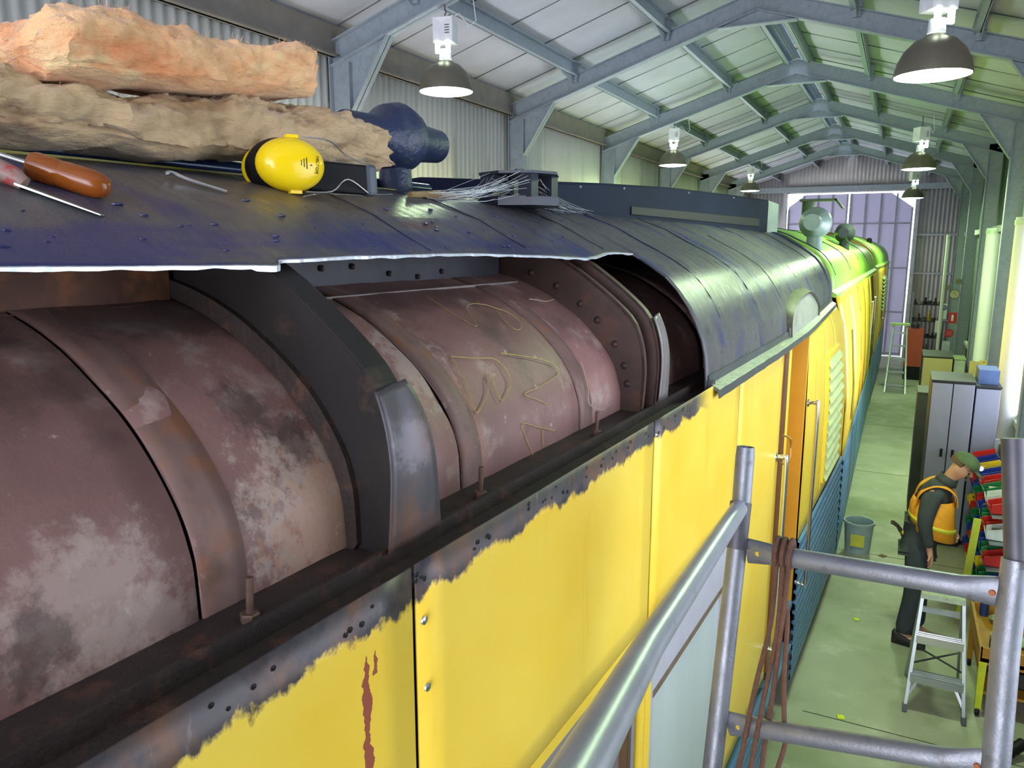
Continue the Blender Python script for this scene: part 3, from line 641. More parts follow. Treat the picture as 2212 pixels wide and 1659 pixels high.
# blue skirt: fluted
b=MB(); prof=[]
z=-2.12; k=0
while z>-3.18:
    prof+= [(PN+.004,z),(PN+.022,z-.012),(PN+.022,z-.055),(PN+.004,z-.067)]; z-=.08
for s0,s1,zz in ((S0,3.46,-2.64),(3.48,DS0-.02,-2.64),(DS1+.02,SEND,0)):
    b.loft([[(p[0],s,HC+p[1]) for p in prof if p[1]<=zz] for s in (s0,s1)],cap=False,closed=False)
b.build('fluted_skirt',BLUE,CAR,solid=.004)
b=MB(); b.box(-3.55,PN-.05,S0,SEND-.1,HC-3.0,HC-2.2); b.build('underframe',BLK,CAR)
b=MB(); b.loft([[(-3.62,s,HC-.58),(-3.62,s,HC-3.2)] for s in (S0,SEND)],cap=False,closed=False); b.build('far_side_wall',YEL,CAR,solid=.01)
b=MB(); b.prism([(n0(SEND),-.58),(PN,-1.3),(PN,-3.1),(-3.6,-3.1),(-3.6,-.58)]+[(RP(SEND,2.8-w)[0],RP(SEND,2.8-w)[2]-HC) for w in WS[3::3]]+[(RP(SEND,w)[0],RP(SEND,w)[2]-HC) for w in WS[::-3]],lambda n,z:(n,SEND-.06,HC+z),lambda n,z:(n,SEND-.03,HC+z)); b.build('end_wall',YELO,CAR)
b=MB(); b.prism([(PN-.02,-.60),(PN-.02,-3.1),(-3.6,-3.1),(-3.6,-.58)]+[(DP(0,t)[0],DZs[0]+ (DP(0,t)[2]-HC-DZs[0])) for t in fr(10.9,0,20)],lambda n,z:(n,S0,HC+z),lambda n,z:(n,S0+.02,HC+z)); b.build('end_wall',YELO,CAR)
# grab rails beside the door
def grab(s,za,zb,off,par=CAR,n=PN,r=.014,name='grab_rail'):
    b=MB(); b.tube(smooth_path([(n,s,za),(n+off*.7,s,za+.005),(n+off,s,za-.04),(n+off,s,lerp(za,zb,.5)),(n+off,s,zb+.04),(n+off*.7,s,zb-.005),(n,s,zb)],5),r,10)
    for z in (za,zb): b.lathe([(.03,0),(.026,.008),(.012,.012)],(n+.002,s,z),(1,0,0),12)
    return b.build(name,BRIGHT,par,smooth=True)
grab(4.50,HC-1.22,HC-2.42,.06); grab(5.62,HC-1.10,HC-2.45,.07)
b=MB(); b.tube(smooth_path([(PN-.05,DS0+.07,HC-1.12),(PN+.04,DS0+.1,HC-1.13),(PN+.05,DS0+.12,HC-1.2),(PN+.04,DS0+.1,HC-1.29),(PN-.05,DS0+.07,HC-1.29)],5),.007,8); b.build('door_handle',mat('brass_handle',(170,130,70),.35,.7),CAR)
# hood over the door
hp=[(4.84,-.562),(4.805,-.47),(4.87,-.40),(5.03,-.355),(5.28,-.33),(5.53,-.325),(5.78,-.345),(6.0,-.38),(6.25,-.43),(6.42,-.475),(6.46,-.562)]
hs=smooth_path([Vector((a,c,0)) for a,c in hp],5)
b=MB(); b.loft([[(n0(p.x)+.018,p.x,HC+p.y),(n0(p.x)+.026,p.x,HC+p.y+.012),(n0(p.x)-.02,p.x-.012*(1 if p.x<5 else 0),HC+p.y+.035),(n0(p.x)-.14,p.x-.02*(1 if p.x<5 else 0),HC+p.y+.02),(n0(p.x)-.14,p.x,HC+p.y-.01)] for p in hs]); hd_=b.build('door_hood',mat('hood_grime',(84,86,66),.6,0,.3,20),CAR,smooth=True)
b=MB(); b.loft([[(n0(p.x)+.012,p.x,HC+p.y),(n0(p.x)+.014,p.x,HC-.566)] for p in hs[3:-3]],cap=False,closed=False); b.build('hood_plate',mat('hood_plate_grey',(150,150,142),.5,0,.12,8,c2=(110,110,90),t=(.55,.7),s2=14),hd_,solid=.006)
# torpedo ventilator, square ventilator, conduit and roof box
tv=CAR
def torpedo(parent,c,k,ax,m):
    c=Vector(c); ax=Vector(ax).normalized()
    b=MB(); b.lathe([(.052*k,-.24*k),(.056*k,-.24*k),(.06*k,-.10*k),(.10*k,-.05*k),(.112*k,0),(.10*k,.05*k),(.066*k,.09*k),(.056*k,.235*k),(.050*k,.235*k),(.048*k,.16*k),(.001,.158*k)],c,ax,28)
    o=b.build('torpedo_ventilator',m,parent,smooth=True)
    b=MB(); b.lathe([(.062*k,-.19*k),(.055*k,-.16*k),(.05*k,-.06*k)],c,(0,0,1),20); b.build('neck',m,o,smooth=True); return o
torpedo(CAR,(-1.8,2.315,HC+.385),1.13,(0,1,0),NAVY)
b=MB(); cx,cy=-1.50,2.72; zb=HC+.150
for z0,z1,r in ((0,.03,.17),(.03,.036,.15),(.118,.128,.165)):
    b.lathe([(r,z0),(r,z1)],(cx,cy,zb),(0,0,1),8)
for a in range(4):
    q=math.radians(45+90*a); x,y=cx+.12*math.cos(q),cy+.12*math.sin(q); b.box(x-.028,x+.028,y-.028,y+.028,zb+.03,zb+.12)
b.box(cx-.10,cx-.09,cy-.09,cy+.09,zb+.03,zb+.12)
b.lathe([(.02,.128),(.02,.145)],(cx,cy,zb),(0,0,1),8)
b.build('square_ventilator',mat('ventilator_navy',(28,33,48),.4,0,.2,12),CAR)
b=MB(); b.tube([(-1.86,s,HC+.222) for s in fr(S0,2.6,20)],.022,12); b.build('conduit',mat('navy_conduit',(40,58,92),.22,.2,.2,12),CAR,smooth=True)
b=MB(); b.box(-1.78,-1.76,S0,3.2,HC+.188,HC+.20); b.build('yellow_trim_strip',mat('dull_yellow_strip',(150,140,40),.5),CAR)
BXM=mat('roof_box_navy',(24,29,50),.75,0,.2,6,stretch=(1,.5,1.5),spec=.12)
b=MB(); rings=[]
for s in fr(3.02,7.55,24):
    zt=interp(s,[2.95,3.55,4.6,5.85,7.54],[.263,.299,.345,.378,.414]); rings.append([(-1.5,s,HC+.12),(-1.5,s,HC+zt-.012),(-1.51,s,HC+zt),(-2.2,s,HC+zt+.05),(-2.88,s,HC+zt),(-2.88,s,HC+.12)])
b.loft(rings); bx=b.build('roof_box',BXM,CAR)
lb(bx,'long low navy box along the roof')
b=MB(); b.loft([[(-1.497,s,HC+interp(s,[4.0,7.2],[.205,.235])),(-1.492,s,HC+interp(s,[4.0,7.2],[.20,.23])),(-1.492,s,HC+.165),(-1.497,s,HC+.16)] for s in (3.95,7.15)]); b.build('vent_slot',mat('slot_black',(26,24,30),.7),bx)
b=MB()
for s in (3.3,3.85,5.0,6.2): b.lathe([(.008,0),(.004,.006)],(-1.5,s,HC+interp(s,[2.95,3.55,4.6,5.85,7.54],[.263,.299,.345,.378,.414])-.02),(1,0,0),8)
b.build('rivet',BRIGHT,bx)
b=MB(); rings=[]
for s,zt in ((7.62,.415),(8.1,.405),(8.15,.40)): rings.append([(-1.52,s,HC+.10),(-1.52,s,HC+zt),(-2.86,s,HC+zt),(-2.86,s,HC+.10)])
b.loft(rings)
lb(b.build('roof_box_end',mat('pale_box_end',(150,170,150),.45),CAR),'pale end section of the roof box')
# ================================================================== CARRIAGES 2 AND 3 (world aligned)
def carriage(label,ya,yb,xta,xtb,xba,xbb,zg):
    """roof, sides and fluted skirt between ya and yb; xt* gutter line, xb* lower side line"""
    t=thing('railway_carriage',label,'railway carriage',(0,ya,0))
    L=yb-ya
    def xt(y): return lerp(xta,xtb,y/L)
    def xb(y): return lerp(xba,xbb,y/L)
    def sx(y,z): # z below camera height
        return lerp(xt(y),xb(y),interp(z,[zg,zg+.12,zg+.45,zg+1.1],[.12,.3,.68,1.]))
    def rp(y,w,l=0.):
        a=xt(y)-.02; k=w if w<=1.4 else 2.8-w; return (a-w/1.4*(1.40),y,HC-zg+(interp(k,PWs,PZs)+.58)*.93-.0+l)
    b=MB(); b.loft([[rp(y,w) for w in WFULL] for y in fr(0,L,24)],cap=False,closed=False)
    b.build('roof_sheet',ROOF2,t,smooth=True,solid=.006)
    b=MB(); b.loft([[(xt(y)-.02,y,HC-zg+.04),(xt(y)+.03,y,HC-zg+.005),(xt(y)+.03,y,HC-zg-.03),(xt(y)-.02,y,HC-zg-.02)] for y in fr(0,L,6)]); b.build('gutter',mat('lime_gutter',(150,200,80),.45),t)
    js=[0]+[y for y in (1.6,3.0,4.4,5.9,7.4,8.6) if y<L-.4]+[L]
    for i in range(len(js)-1):
        y0,y1=js[i]+.008,js[i+1]-.008
        b=MB(); b.loft([[(sx(y,z),y,HC-z) for z in fr(zg,2.2,12)] for y in fr(y0,y1,3)],cap=False,closed=False)
        b.build('side_panel',YEL if i%3!=2 else YELO,t,smooth=True,solid=.01)
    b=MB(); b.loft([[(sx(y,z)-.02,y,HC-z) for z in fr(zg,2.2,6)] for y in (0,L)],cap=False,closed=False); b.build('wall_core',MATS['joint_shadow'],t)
    prof=[];z=2.2;k=0
    while z<3.15: prof+=[(0,z),(.018,z+.012),(.018,z+.06),(0,z+.072)]; z+=.085
    b=MB(); b.loft([[(xb(y)+p[0],y,HC-p[1]) for p in prof] for y in fr(0,L,4)],cap=False,closed=False); b.build('fluted_skirt',BLUE,t,solid=.004)
    b=MB(); b.box(-3.3,xba-.06,.05,L-.05,.3,1.2); b.build('underframe',BLK,t)
    b=MB(); b.loft([[(xt(y)-2.84,y,HC-zg),(xt(y)-2.84,y,.3)] for y in (0,L)],cap=False,closed=False); b.build('far_side_wall',YEL,t,solid=.01)
    for y,n in ((.03,'end_wall'),(L-.03,'end_wall')):
        b=MB(); b.prism([(xb(y)-.02,.3),(xb(y)-.02,2.0),(xt(y)-.02,HC-zg)]+[(rp(y,w)[0],rp(y,w)[2]-.01) for w in WFULL[2:-2:3]]+[(xt(y)-2.83,HC-zg),(xt(y)-2.83,.3)],lambda x,z:(x,y-.01,z),lambda x,z:(x,y+.01,z)); b.build(n,YELO,t)
    for y in (.5,2.6,4.7,6.6,8.3):
        if y<L-.2:
            b=MB(); b.tube([rp(y,w,.004) for w in fr(.02,1.4,24)],.007,6); b.build('roof_seam',SEAMM,t)
    return t,sx,rp
C2,sx2,rp2=carriage('middle yellow carriage with two round roof ventilators, coupled beyond the nearest carriage',8.38,17.25,-.600,-.488,-.40,-.41,.50)
C3,sx3,rp3=carriage('farthest yellow carriage, small against the gable doors, with a louvred shutter',17.42,24.1,-.486,-.345,-.41,-.35,.46)
torpedo(C2,(-.88,.62,HC+.235),1.52,(0,1,0),mat('green_lit_ventilator',(140,160,150),.4,0,.15,8,bump=.3,bscale=40))
torpedo(C2,(-.81,4.2,HC+.175),1.32,(0,1,0),mat('dark_ventilator',(54,58,62),.22,.2,.15,8))
b=MB(); b.lathe([(.07,0),(.07,.30)],(-1.02,1.15,HC+.20),(0,0,1),16); b.box(-1.11,-.72,1.06,1.24,HC+.49,HC+.515); b.hexa([(-.74,1.06,HC+.50),(-.66,1.06,HC+.40),(-.66,1.24,HC+.40),(-.74,1.24,HC+.50),(-.72,1.06,HC+.515),(-.64,1.06,HC+.41),(-.64,1.24,HC+.41),(-.72,1.24,HC+.515)])
b.build('flue_cowl',mat('green_grime_flue',(70,92,52),.5,.1,.2,9),C2)
def slot(t,sx,y0,z0,z1,m,w=.05,name='slot_window'):
    b=MB(); b.loft([[(sx(y,z)+.004,y,HC-z) for z in fr(z0,z1,5)] for y in (y0,y0+w)],cap=False,closed=False); f=b.build(name,m,t,solid=.012); return f
slot(C2,sx2,1.1,.95,2.0,mat('slot_glass',(150,150,90),.3),.12)
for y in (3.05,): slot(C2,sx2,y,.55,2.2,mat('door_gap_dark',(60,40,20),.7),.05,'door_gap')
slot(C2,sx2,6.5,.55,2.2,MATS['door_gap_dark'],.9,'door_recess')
for y in (6.3,7.6): grab(y,HC-.98,HC-2.0,.06,C2,-.46,.018)
b=MB()
for k in range(9):
    z=.75+.09*k; b.hexa([(sx3(2.6,z)+.0,2.6,HC-z),(sx3(2.6,z)+.05,2.6,HC-z-.06),(sx3(4.2,z)+.05,4.2,HC-z-.06),(sx3(4.2,z),4.2,HC-z),(sx3(2.6,z)+.01,2.6,HC-z+.01),(sx3(2.6,z)+.06,2.6,HC-z-.05),(sx3(4.2,z)+.06,4.2,HC-z-.05),(sx3(4.2,z)+.01,4.2,HC-z+.01)])
b.build('louvred_shutter',mat('grey_lime_shutter',(170,186,130),.5),C3)
grab(5.0,HC-.9,HC-1.9,.06,C3,-.38,.018)
b=MB(); b.lathe([(.05,0),(.06,.05),(.06,.11),(.03,.14)],(-.78,3.5,HC+.03),(0,0,1),14); b.build('roof_knob',BLK,C3)
# ================================================================== THINGS ON THE ROOF
ca,sa=math.cos(AL),math.sin(AL)
def cw(n,s,z): return Vector((n*ca+s*sa,s*ca-n*sa,HC+z))
def roofz(n): 
    w=-.79-n; w=w if w<1.4 else 2.8-w; return interp(w,PWs,PZs)
def fbm(p,o=5):
    v=0;a=1
    for i in range(o): v+=a*noise.noise(p); p=p*2.03+Vector((3.1,1.7,.4)); a*=.55
    return v
def batt(name,label,keys,m,seed,rag=.03,fib=1600):
    """keys: (s, n, z, half width across, half height)"""
    base=cw(keys[0][1],keys[0][0],keys[0][2]); base.z=cw(0,0,min(k[2]-k[4] for k in keys)).z
    t=thing(name,label,'insulation batt',base)
    NS,NK=150,72; rings=[]; S=[k[0] for k in keys]
    for i in range(NS+1):
        s=lerp(S[0],S[-1],i/NS); n,z,hw,hh=[interp(s,S,[k[j] for k in keys]) for j in (1,2,3,4)]
        e=1.0
        q=min(i,NS-i)/NS
        if q<.03: e=.25+.75*math.sqrt(q/.03)
        ring=[]
        for k in range(NK):
            a=2*math.pi*k/NK; cx=math.copysign(abs(math.cos(a))**.55,math.cos(a)); cz=math.copysign(abs(math.sin(a))**.6,math.sin(a))
            p=cw(n+cx*hw*e,s,z+cz*hh*e)
            d=fbm(Vector((p.x*6+seed,p.y*4.2,p.z*9)),5)*rag*1.5+fbm(Vector((p.x*40,p.y*22+seed,p.z*48)),4)*rag*.28
            dirv=(cw(n+cx,s,z+cz)-cw(n,s,z)); p=p+dirv*d*(.4 if cz<-.6 else 1)+Vector((0,1,0))*(fbm(Vector((p.x*20,0,p.z*30+seed)),3)*rag*1.2 if q<.05 else 0)
            ring.append(p-base)
        rings.append(ring)
    b=MB(); b.loft(rings); o=b.build('batt_body',m,t,smooth=True)
    b2=MB(); rr=random.Random(seed)
    for _ in range(fib):
        i=rr.randrange(NS); k=rr.randrange(NK); p=rings[i][k]; c=sum(rings[i],Vector())/NK; nrm=(p-c).normalized()
        if nrm.z<-.5: continue
        tdir=Vector((rr.uniform(-1,1),rr.uniform(-1,1),rr.uniform(-.4,.8)))*.7+nrm*.9; L=rr.uniform(.006,.022); r=rr.uniform(.00025,.0006)
        q=p+tdir*L; side=tdir.cross(Vector((.3,.2,1))).normalized()*r; mid=(p+q)/2+Vector((rr.uniform(-1,1),rr.uniform(-1,1),rr.uniform(-1,1)))*.004
        b2.add([p-side,p+side,mid+side,mid-side,q],[(0,1,2,3),(3,2,4)])
    f=b2.build('loose_fibre',m,t); f['kind']='stuff'
    return t
def wool(name,c,c2,c3):
    m=mat(name,c,.95,0,.16,9,c2=c2,t=(.5,.68),s2=7,c3=c3,t3=(.6,.72),s3=6,bump=.9,bscale=60,det=9,stretch=(1.,.5,1.6),spec=.1)
    b=m.node_tree.nodes['Principled BSDF']; b.inputs['Subsurface Weight'].default_value=0.; b.inputs['Sheen Weight'].default_value=.25
    return m
batt('insulation_batt','lower grey-brown fibreglass insulation batt lying ragged on the roof behind the yellow earmuffs',
 [(.30,-1.80,.30,.18,.06),(.8,-1.80,.285,.17,.075),(1.1,-1.78,.285,.16,.07),(1.4,-1.76,.30,.15,.08),(1.62,-1.73,.325,.15,.085),(1.8,-1.70,.32,.14,.08),(1.93,-1.68,.30,.12,.065),(2.03,-1.66,.285,.09,.045)],
 wool('brown_wool',(198,170,132),(146,112,78),(108,62,42)),3,.032)
batt('insulation_batt','upper peach-pink fibreglass insulation batt stacked on top of the brown one',
 [(.95,-1.72,.39,.14,.055),(1.0,-1.72,.405,.16,.07),(1.1,-1.72,.415,.16,.075),(1.2,-1.72,.42,.15,.056),(1.4,-1.72,.445,.15,.068),(1.6,-1.72,.468,.15,.070),(1.72,-1.72,.478,.14,.066)],
 wool('peach_wool',(240,190,140),(224,148,98),(240,214,160)),11,.019)
# ear muffs
EB=cw(-1.49,1.475,.128)
t=thing('ear_muffs','yellow oval ear muffs with black headband lying on the carriage roof','ear muffs',EB)
ax=Vector((.90,-.43,.06)).normalized(); sd=Vector((.43,.90,0)).normalized(); uu=ax.cross(sd).normalized()
if uu.z<0: uu=-uu
cc=Vector((0,0,.073))
def oval(h,rs,ru,seg=36,sh=0.): return [cc+ax*h+sd*(rs*math.cos(2*math.pi*k/seg)+sh)+uu*ru*math.sin(2*math.pi*k/seg) for k in range(seg)]
b=MB(); b.loft([oval(h,rs,ru) for h,rs,ru in ((.0,.086,.066),(.012,.0885,.068),(.026,.087,.0665),(.042,.079,.060),(.054,.066,.050),(.062,.048,.036),(.066,.026,.019),(.0672,.004,.003))])
cup=lb(b.build('ear_cup',mat('gloss_yellow_plastic',(252,214,20),.16,0,.02,4),t,smooth=True),'glossy yellow ear cup')
b=MB(); b.loft([oval(h,rs,ru,36,-.008) for h,rs,ru in ((-.05,.060,.05),(-.048,.078,.064),(-.035,.088,.072),(-.018,.088,.072),(-.006,.080,.066),(-.001,.078,.064))]); b.build('ear_cushion',BLK,t,smooth=True)
b=MB(); b.loft([oval(h-.045,rs,ru,36,-.010) for h,rs,ru in ((-.03,.05,.04),(-.02,.08,.066),(0,.084,.07),(.015,.08,.066))]); b.build('ear_cushion',BLK,t,smooth=True)
b=MB(); b.loft([oval(h-.078,rs,ru,36,-.012) for h,rs,ru in ((-.03,.03,.025),(-.02,.06,.05),(-.006,.08,.064),(.0,.081,.065))]); b.build('ear_cup',MATS['gloss_yellow_plastic'],t,smooth=True)
b=MB(); p0=cc+sd*.06-ax*.02-uu*.018; p1=cc+sd*.225-ax*.005-uu*.026
b.bar(p0,p1,.03,.078,uu); b.build('head_band',BLK,t,bevel=.006)
b=MB(); b.bar(p1-sd*.012,p1+sd*.022,.04,.084,uu); lb(b.build('band_pad',mat('grey_pad',(74,80,88),.35),t,bevel=.01),'grey end pad of the headband')
b=MB()
for sg in (-1,1):
    b.tube(smooth_path([cc+sd*.03+uu*(.068*sg)+ax*.03,cc+sd*.10+uu*(.064*sg)+ax*.035,cc+sd*.15+uu*(.03*sg)+ax*.03,p1+uu*(.038*sg)+ax*.012,p1+sd*.02+uu*.03*sg],5),.0018,6)
b.build('wire_arm',BRIGHT,t,smooth=True)
for sg in (-1,1):
    b=MB(); b.bar(cc+uu*.069*sg-sd*.01+ax*.02,cc+uu*.069*sg+sd*.02+ax*.02,.02,.008,uu); b.build('cup_clip',MATS['gloss_yellow_plastic'],t)
# printing moulded on the cup, read sideways
PRN=mat('print_black',(40,34,20),.5)
def text(name,body,size,loc,xdir,ydir,m,parent):
    c=bpy.data.curves.new(name,'FONT'); c.body=body; c.size=size; c.align_x='CENTER'; c.align_y='CENTER'; c.extrude=.0004; c.materials.append(m)
    o=bpy.data.objects.new(name,c); COL.objects.link(o); x=Vector(xdir).normalized(); y=Vector(ydir); y=(y-x*y.dot(x)).normalized(); z=x.cross(y)
    o.matrix_world=Matrix(((x.x,y.x,z.x,loc[0]),(x.y,y.y,z.y,loc[1]),(x.z,y.z,z.z,loc[2]),(0,0,0,1)))
    dg=bpy.context.evaluated_depsgraph_get(); me=bpy.data.meshes.new_from_object(o.evaluated_get(dg)); mo=bpy.data.objects.new(name,me); COL.objects.link(mo); mo.matrix_world=o.matrix_world.copy()
    bpy.data.objects.remove(o)
    if parent: mo.parent=parent
    return mo
xd=-uu+sd*-.12; yd=sd
text('cup_lettering','PELTOR',.013,cc+ax*.0605+sd*.052-uu*.004,xd,yd-ax*.55,PRN,t)
text('cup_lettering','4',.010,cc+ax*.066+sd*.034-uu*.006,xd,yd-ax*.3,PRN,t)
for k in range(3):
    b=MB(); p=cc+ax*.0668+sd*(.022-.007*k); b.bar(p+uu*(.012-.003*k),p-uu*(.016-.004*k),.002,.0008,ax); b.build('print_line',PRN,t)
# tools
AMB=mat('amber_plastic',(166,88,26),.15,0,.06,9); AMB.node_tree.nodes['Principled BSDF'].inputs['Transmission Weight'].default_value=.35
B0=cw(-1.37,.83,roofz(-1.37)+.002)
t=thing('screwdriver','amber plastic handled screwdriver lying on the carriage roof at the left','screwdriver',B0)
a=cw(-1.432,.795,roofz(-1.43)+.026)-B0; c=cw(-1.315,.872,roofz(-1.315)+.026)-B0; d=(c-a)
b=MB(); b.lathe([(.012,0),(.022,.004),(.025,.012),(.024,.05),(.0225,.055),(.0245,.06),(.025,.105),(.023,.125),(.016,.138),(.004,.143)],a,d,20); b.build('handle',AMB,t,smooth=True)
b=MB(); b.tube([a-d.normalized()*.14,a+d.normalized()*.004],.005,10); b.build('shaft',BRIGHT,t,smooth=True)
B1=cw(-1.33,.75,roofz(-1.33)+.001)
t=thing('scraper','steel bladed scraper with a dull red and grey handle lying beside the screwdriver','scraper',B1)
a=cw(-1.372,.742,roofz(-1.372)+.006)-B1; c=cw(-1.268,.818,roofz(-1.268)+.005)-B1
b=MB(); d=(c-a).normalized(); w=d.cross(Vector((0,0,1))).normalized(); tl=Vector((0,0,1))
b.hexa([a-w*.016-tl*.002,a+w*.016-tl*.002,c+w*.009-tl*.001,c-w*.009-tl*.001,a-w*.016+tl*.002,a+w*.016+tl*.002,c+w*.009+tl*.001,c-w*.009+tl*.001]); b.build('blade',ALU,t)
b=MB(); b.tube([a-d*.12+tl*.012,a-d*.05+tl*.014,a-d*.006+tl*.010,a+d*.01+tl*.004],[.018,.019,.017,.012],12); b.build('handle',mat('grey_red_handle',(150,120,112),.5,0,.1,9,c2=(170,70,66),t=(.52,.58),s2=18),t,smooth=True)
t=MB(); q=[cw(-1.50,1.12,roofz(-1.50)+.012),cw(-1.495,1.135,roofz(-1.495)+.016),cw(-1.47,1.16,roofz(-1.47)+.010),cw(-1.42,1.215,roofz(-1.42)+.005)]
t.tube(smooth_path(q,5),.0042,8); tag(t.build('bent_pin',BRIGHT,smooth=True),'small bent steel pin lying on the roof left of the ear muffs','metal pin')
t=MB(); t.tube([cw(-1.545,2.06,roofz(-1.545)+.008),cw(-1.60,2.3,roofz(-1.6)+.012),cw(-1.66,2.56,roofz(-1.66)+.006)],[.010,.016,.012],7); tag(t.build('wood_offcut',mat('pale_wood',(150,124,84),.8,0,.2,30),smooth=True),'splintered wood offcut on the roof before the square ventilator','offcut')
b=MB(); b.tube(smooth_path([cw(-1.43,1.46,roofz(-1.43)+.004),cw(-1.44,1.53,roofz(-1.44)+.012),cw(-1.47,1.62,roofz(-1.47)+.006),cw(-1.49,1.75,roofz(-1.49)+.004),cw(-1.53,1.95,roofz(-1.53)+.006)],5),.0016,6); tag(b.build('loose_wire',BRIGHT,smooth=True),'thin bright wire trailing along the roof from the ear muffs','wire')
for i,(p,l) in enumerate((([(2.264,-1.212,-.178),(2.30,-1.205,-.182),(2.348,-1.192,-.190),(2.42,-1.195,-.188)],'pale string scrap lying on the brown sheet before the second rib'),([(2.17,-.975,-.36),(2.18,-.955,-.44),(2.16,-.94,-.49),(2.22,-.925,-.52),(2.235,-.90,-.50)],'curled pale string hanging at the foot of the second rib'))):
    b=MB(); b.tube(smooth_path([cw(n,s,z) for s,n,z in p],6),.0016,6); tag(b.build('string',mat('pale_string',(170,150,130),.9)),l,'string')
# cobwebs round the square ventilator
b=MB(); rr=random.Random(5)
for i in range(60):
    a=cw(-1.5-rr.uniform(-.12,.12),2.62+rr.uniform(-.05,.1),.15+rr.uniform(.05,.125)); 
    if i<42: c=cw(-1.60+rr.uniform(-.05,.14),2.10+rr.uniform(0,.32),roofz(-1.55)+rr.uniform(0,.03))
    else: c=cw(-1.46+rr.uniform(-.06,.06),3.0+rr.uniform(0,.35),roofz(-1.47)+rr.uniform(0,.03))
    m_=(a+c)/2-Vector((0,0,rr.uniform(0,.03))); b.tube(smooth_path([a,m_,c],4),.00045,3,cap=False)
tag(b.build('cobweb',mat('cobweb_silk',(215,222,222),.6)),'dusty cobweb strung between the roof and the square ventilator','cobweb',None,'stuff')
# ================================================================== SCAFFOLD
T=thing('scaffold_frame','grey steel tube scaffold frame with a guard rail beside the carriage','scaffold',(0,1.9,0))
def sc(x,y,z): return Vector((x,y-1.9,HC+z))
RD=.0243
La,Lb=sc(-.326,1.985,-.515),sc(-.352,1.70,-2.0); Lc=sc(-.39,1.42,-3.45)
b=MB(); b.tube([sc(-.327,1.965,-.715),sc(-.336,1.815,-1.328),sc(-.352,1.70,-2.0),Lc],RD+.001,20); b.build('post',SCAF,T,smooth=True)
b=MB(); b.lathe([(RD-.004,0),(RD,.0),(RD,.18),(RD-.002,.205),(RD-.0055,.205),(RD-.0055,.05)],sc(-.3265,1.962,-.72),(La-sc(-.3265,1.962,-.72)),20); lb(b.build('spigot',SCAF,T,smooth=True),'open ended tube top')
b=MB(); b.tube([sc(-.3265,1.962,-.66),sc(-.329,1.93,-.775)],RD+.0035,20); b.build('collar',SCAFD,T,smooth=True)
Ra=sc(.235,1.86,-.40)
b=MB(); b.tube([Ra,sc(.262,1.82,-.66)],RD-.003,20); lb(b.build('spigot',SCAFD,T,smooth=True),'dark spigot on the right post')
b=MB(); b.tube([sc(.262,1.82,-.65),sc(.258,1.784,-.834),sc(.259,1.734,-1.083),sc(.265,1.62,-2.0),sc(.27,1.5,-3.45)],RD+.003,20); b.build('post',SCAF,T,smooth=True)
def xbar(a,c,name='cross_bar'):
    a=Vector(a);c=Vector(c);d=c-a
    b=MB(); pts=[a,a+d*.04,a+d*.16,a+d*.5,a+d*.84,a+d*.95,c]
    seg=20; rings=[]; u=Vector((0,0,1)); dn=d.normalized(); w=dn.cross(u).normalized(); u=w.cross(dn)
    for p,ru,rw in zip(pts,(.034,.032,RD,RD,RD,.034,.036),(.009,.012,RD,RD,RD,.010,.008)): rings.append([p+u*ru*math.sin(2*math.pi*k/seg)+w*rw*math.cos(2*math.pi*k/seg) for k in range(seg)])
    b.loft(rings); o=b.build(name,SCAF,T,smooth=True)
    for f,m in ((.055,mat('yellow_rivet',(190,160,60),.5)),(.945,mat('rust_rivet',(150,84,50),.7))):
        p=a+d*f; q=MB(); q.lathe([(.008,0),(.006,.006)],p-w*.008*(1 if w.y>0 else -1),-w if w.y>0 else w,12); q.build('rivet',m,o)
xbar(sc(-.30,1.947,-.783),sc(.258,1.806,-.722)); xbar(sc(-.31,1.856,-1.228),sc(.259,1.735,-1.079)); xbar(sc(-.33,1.72,-2.0),sc(.265,1.64,-1.95))
b=MB(); b.tube([sc(-.328,1.955,-.672),sc(-.309,1.083,-.622),sc(-.226,.56,-.474),sc(-.146,.0,-.324),sc(-.08,-.6,-.2)],[.022,.0245,.0255,.0255,.0255],24); lb(b.build('guard_rail',mat('polished_scaffold',(188,192,202),.36,.6,.12,7,c2=(140,130,120),t=(.62,.75),s2=12,bump=.04,bscale=120),T,smooth=True),'shinier sloping guard rail')
# rope
ROPE=mat('brown_rope',(98,66,50),.8,0,.25,60,bump=.6,bscale=200)
RT=thing('rope','brown rope looped over the scaffold cross bar, its tails hanging down','rope',(-.2,1.9,0))
def rp_(x,y,z): return (x+.2,y-1.9,HC+z)
for pts in ([(-.222,1.935,-.735),(-.225,1.905,-.76),(-.222,1.902,-.80),(-.226,1.89,-.95),(-.247,1.85,-1.10),(-.262,1.81,-1.25),(-.285,1.77,-1.45),(-.31,1.72,-1.7)],
            [(-.205,1.935,-.735),(-.208,1.90,-.765),(-.206,1.90,-.82),(-.208,1.88,-.97),(-.222,1.85,-1.10),(-.235,1.80,-1.25),(-.252,1.77,-1.45),(-.28,1.72,-1.7)],
            [(-.19,1.935,-.735),(-.192,1.90,-.765),(-.193,1.895,-.82),(-.20,1.87,-1.0),(-.205,1.85,-1.12),(-.214,1.84,-1.24),(-.22,1.80,-1.4),(-.25,1.75,-1.6)],
            [(-.214,1.96,-.82),(-.20,1.90,-.86),(-.186,1.89,-.92),(-.182,1.86,-1.05),(-.172,1.84,-1.17),(-.165,1.835,-1.22),(-.178,1.80,-1.29),(-.185,1.79,-1.33),(-.17,1.78,-1.36),(-.178,1.77,-1.42)]):
    b=MB(); b.tube(smooth_path([rp_(*p) for p in pts],6),.0062,8); b.build('strand',ROPE,RT,smooth=True)
b=MB()
